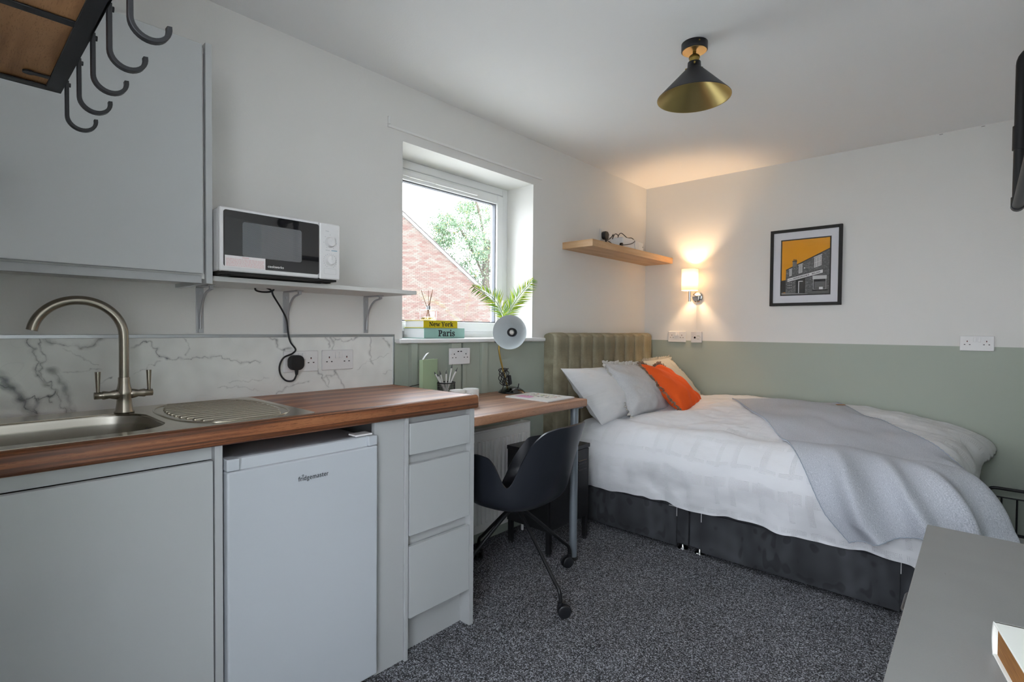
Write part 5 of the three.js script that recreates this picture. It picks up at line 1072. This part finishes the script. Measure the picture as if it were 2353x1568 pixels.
// ---- ceiling lamp
{
  const o = thing('ceiling_lamp', 'black conical ceiling lamp lined in brass, unlit', 'ceiling lamp');
  const x = -1.867, z = 1.186, y = CH;
  part('ceiling_rose', at(lathe([[0, -0.03], [0.0485, -0.03], [0.051, -0.028], [0.051, 0], [0, 0]], 48), x, y, z), M.blackSatin, o);
  part('rose_cover', at(cyl(0.047, 0.047, 0.0015, 48), x, y - 0.0308, z), M.brassBrushed, o, 'brushed brass underside');
  part('rose_screw', at(cyl(0.003, 0.003, 0.004, 10), x - 0.037, y - 0.012, z + 0.0355, Math.PI / 2, -0.8), M.brass, o);
  part('stem', at(cyl(0.0065, 0.0065, 0.012, 16), x, y - 0.037, z), std({ color: 0x6e5a2c, metalness: 1, roughness: 0.35 }), o);
  part('socket_cap', at(lathe([[0, 0], [0.007, 0], [0.012, -0.004], [0.0195, -0.01], [0.0215, -0.015], [0.0215, -0.018], [0, -0.018]], 32), x, y - 0.04, z), std({ color: 0x6e5a2c, metalness: 1, roughness: 0.35 }), o, 'dark aged brass cap');
  part('socket', at(cyl(0.0195, 0.0195, 0.02, 32), x, y - 0.067, z), M.brass, o);
  const yr = 2.146, R = 0.1435, yt = 2.267;
  const sh = part('shade', at(lathe([[0.019, yt + 0.021], [0.0255, yt + 0.021], [0.0265, yt], [R, yr], [R, yr - 0.002]], 72), x, 0, z), std({ color: 0x1d1f24, roughness: 0.42, side: THREE.DoubleSide }), o);
  part('shade_lining', at(lathe([[R - 0.0005, yr - 0.002], [R - 0.0035, yr - 0.001], [R - 0.0045, yr + 0.002], [0.024, yt - 0.002], [0, yt - 0.002]], 72), x, 0, z), std({ color: 0xc4ae74, metalness: 1, roughness: 0.32, side: THREE.DoubleSide }), sh, 'brushed brass inner face');
  for (const a of [0.6, 2.7, 4.8]) part('thumb_screw', rod(V(x + 0.024 * Math.cos(a), yt + 0.006, z + 0.024 * Math.sin(a)), V(x + 0.038 * Math.cos(a), yt + 0.006, z + 0.038 * Math.sin(a)), 0.0028, 10, 0.0038), M.brass, sh);
  part('bulb_holder', at(cyl(0.017, 0.017, 0.03, 24), x, yt - 0.018, z), M.brass, sh);
  settle(o);
}
// ---- black pipe clothes rail on the right wall
{
  const o = thing('pipe_rail', 'black iron pipe clothes rail fixed high on the right-hand wall', 'clothes rail');
  const zr = 2.168, r = 0.0165, yr = 1.685, yt = 1.945, m = std({ color: 0x17181b, roughness: 0.45, metalness: 0.3 });
  const xf = -1.17, xn = -2.27;
  part('rail', rod(V(xn, yr, zr), V(xf, yr, zr), r, 24), m, o);
  for (const x of [xn, xf]) {
    part('upright', pipe([V(x, yr, zr), V(x, 2.27, zr), V(x, 2.27, ZR - 0.012)], r, 0.05, 20, 60), m, o);
    part('elbow', [at(new THREE.SphereGeometry(r * 1.25, 20, 14), x, yr, zr), rod(V(x, yr, zr), V(x, yr + 0.035, zr), r * 1.22, 24), rod(V(x, yr, zr), V(x + (x === xf ? -0.035 : 0.035), yr, zr), r * 1.22, 24)], m, o);
    part('tee', [rod(V(x, yt - 0.045, zr), V(x, yt + 0.045, zr), r * 1.25, 24), rod(V(x, yt, zr), V(x, yt, ZR - 0.012), r, 20)], m, o);
    part('wall_flange', [rod(V(x, yt, ZR - 0.012), V(x, yt, ZR - 0.0005), 0.036, 28), rod(V(x, 2.27, ZR - 0.012), V(x, 2.27, ZR - 0.0005), 0.036, 28)], m, o);
  }
  settle(o);
}
// ---- low black tube rack in the far corner
{
  const o = thing('metal_rack', 'low black tubular metal rack in the corner past the bed foot', 'rack');
  const x = -0.13, z0 = 2.112, z1 = 2.34, r = 0.0085;
  part('outer_frame', pipe([V(x, 0, z0), V(x, 0.368, z0), V(x, 0.368, z1), V(x, 0, z1)], r, 0.045, 12, 70), M.blackMetal, o);
  part('inner_rail', [rod(V(x, 0.322, z0), V(x, 0.322, z1), 0.004, 8), rod(V(x, 0.13, z0), V(x, 0.13, z1), 0.008, 10)], M.blackMetal, o);
  for (const z of [2.175, 2.235, 2.29]) part('upright_bar', rod(V(x, 0.13, z), V(x, 0.322, z), 0.004, 8), M.blackMetal, o);
  part('rear_foot', [rod(V(x, 0.02, z0), V(x + 0.09, 0.008, z0), 0.007, 10), rod(V(x, 0.02, z1), V(x + 0.09, 0.008, z1), 0.007, 10)], M.blackMetal, o);
  settle(o);
}
// ---- chest with a book, in the near right corner
{
  const o = thing('chest_of_drawers', 'low dark grey chest of drawers with loop handles, nearest on the right', 'chest of drawers');
  const x0 = -3.1, x1 = -2.222, z0 = 1.981, z1 = 2.378, H = 0.7;
  const scr = dataTex(512, 512, (u, v) => { let k = 0.515 + 0.012 * tn(u, v, 5) + 0.012 * (rnd() - 0.5); return [k, k, k * 0.99]; }, true, 0.6);
  const m = phy({ map: scr, roughness: 0.36 }), fm = std({ color: 0x3a3a3b, roughness: 0.45 });
  part('top', uvm(bx(x0, x1, H - 0.016, H, z0, z1, 0.0015)), m, o);
  for (const [x, z, a, l] of [[-2.74, 2.12, 0.4, 0.012], [-2.76, 2.125, 0.9, 0.014], [-2.62, 2.16, 0.2, 0.03], [-2.55, 2.03, 0.1, 0.008], [-2.9, 2.05, 1.2, 0.006]]) part('scuff', at(bx(-l / 2, l / 2, 0, 0.0002, -0.001, 0.001), x, H, z, 0, a), std({ color: 0x8d8c8a, roughness: 0.8 }), o);
  part('carcass', bx(x0 + 0.006, x1 - 0.006, 0.04, H - 0.016, z0 + 0.022, z1), fm, o);
  part('plinth', bx(x0 + 0.02, x1 - 0.02, 0, 0.04, z0 + 0.04, z1 - 0.02), fm, o);
  for (const [ya, yb] of [[0.47, 0.675], [0.26, 0.462], [0.05, 0.252]]) for (const [xa, xb] of [[x0 + 0.008, (x0 + x1) / 2 - 0.002], [(x0 + x1) / 2 + 0.002, x1 - 0.008]]) {
    const d = part('drawer_front', bx(xa, xb, ya, yb, z0 + 0.004, z0 + 0.021, 0.0015), fm, o);
    const c = (xa + xb) / 2, y = (ya + yb) / 2;
    part('handle', pipe([V(c - 0.055, y, z0 + 0.005), V(c - 0.055, y, z0 - 0.024), V(c + 0.055, y, z0 - 0.024), V(c + 0.055, y, z0 + 0.005)], 0.005, 0.016, 10, 40), std({ color: 0x55565a, metalness: 0.8, roughness: 0.35 }), d);
  }
  settle(o);
}
{
  const o = thing('book', 'thick white hardback with tan page edges on the dark chest', 'book');
  const H = 0.7; const A = V(-2.852, H + 0.0004, 2.098);       // near bottom corner of spine and tail
  const u = V(-0.98, 0, 0.2).normalize(), w = V(0.2, 0, 0.98).normalize();
  const m = new THREE.Matrix4().makeBasis(u, V(0, 1, 0), u.clone().cross(V(0, 1, 0))).setPosition(A); const ap = (g) => { g.applyMatrix4(m); return g; };
  o.userData.label = 'thick white hardback with tan page edges lying on the dark chest';
  const cov = std({ color: 0xe4e6e0, roughness: 0.5 }), tan = dataTex(256, 256, (a, b) => { const k = 0.5 + 0.5 * Math.sin(b * 400) * 0.3 + 0.3 * tn(a, b, 4, 90); return mix3([0.42, 0.26, 0.1], [0.68, 0.47, 0.22], clamp(k, 0, 1)); }, true, 0.2);
  const L = 0.24, W = 0.17, TH = 0.052;
  part('cover', ap(merge(bx(0, L, 0, 0.003, -W, 0, 0.001), bx(0, L, TH - 0.003, TH, -W, 0, 0.001))), cov, o);
  const sp = new THREE.Shape(); sp.moveTo(0, 0); sp.quadraticCurveTo(-0.013, TH / 2, 0, TH); sp.lineTo(0.004, TH); sp.quadraticCurveTo(-0.008, TH / 2, 0.004, 0); sp.closePath();
  const sg = extr(sp, W); sg.translate(0, 0, -W); part('spine', ap(sg), cov, o);
  part('pages', ap(bx(0.004, L - 0.004, 0.003, TH - 0.003, -W + 0.003, -0.005)), std({ map: tan, roughness: 0.9 }), o);
  settle(o);
}
// ---- hook shelf above the camera's left
{
  const o = thing('hook_shelf', 'wooden shelf in a black metal frame with a row of hooks', 'shelf');
  const x0 = -4.048, x1 = -3.775, y0 = 1.65, h = 0.036, z0 = 0.735, z1 = 1.335;
  const m = M.blackMetal;
  part('frame_bar', bx(x1 - 0.003, x1, y0, y0 + h, z0, z1), m, o); part('frame_bar', bx(x1 - 0.024, x1, y0, y0 + 0.003, z0, z1, 0.001), m, o);
  part('frame_bar', bx(x0, x1, y0, y0 + h, z0 - 0.003, z0), m, o); part('frame_bar', bx(x0, x1, y0, y0 + 0.003, z0, z0 + 0.018, 0.001), m, o);
  part('frame_bar', bx(x0, x1, y0, y0 + h, z1, z1 + 0.003), m, o); part('cross_strap', bx(x0, x1 - 0.02, y0 + 0.001, y0 + 0.004, 1.04, 1.058, 0.001), m, o);
  part('fixing_tab', [bx(x1 - 0.05, x1 - 0.022, y0 + 0.001, y0 + 0.0035, 0.79, 0.802, 0.001), at(cyl(0.0085, 0.0085, 0.003, 20), x1 - 0.052, y0 + 0.0022, 0.796)], m, o);
  part('wood_board', uvm(bx(x0 + 0.002, x1 - 0.004, y0 + 0.006, y0 + 0.026, z0 + 0.002, z1 - 0.002, 0.001), true), M.oak, o);
  const z = [0.775, 0.899, 1.017, 1.132, 1.25];
  for (const hz of z) {
    const s = new THREE.Shape(), w = 0.0045, r = 0.024; // flat strip bent into a J, drawn in x-y
    const out = [], inn = [];
    const y1 = y0 + 0.012, yb = y0 - 0.052;
    out.push([0, y1]); inn.push([w, y1]); 
    for (let i = 0; i <= 16; i++) { const a = Math.PI + i / 16 * 3.3; out.push([r + r * Math.cos(a), yb + r * Math.sin(a)]); inn.push([r + (r - w) * Math.cos(a), yb + (r - w) * Math.sin(a)]); }
    const P = [...out, ...inn.reverse()]; s.moveTo(...P[0]); for (const p of P.slice(1)) s.lineTo(...p); s.closePath();
    const g = extr(s, 0.01, 0.0006, 1); g.translate(x1 + 0.001, 0, hz - 0.005);
    part('hook', [toCreasedNormals(prep(g), 0.6), at(cyl(0.004, 0.004, 0.006, 12), x1 + 0.006, y0 + 0.006, hz, 0, 0, Math.PI / 2)], m, o);
  }
  settle(o);
}
for (const o of [...things]) settle(o);
renderer.render(scene, camera);
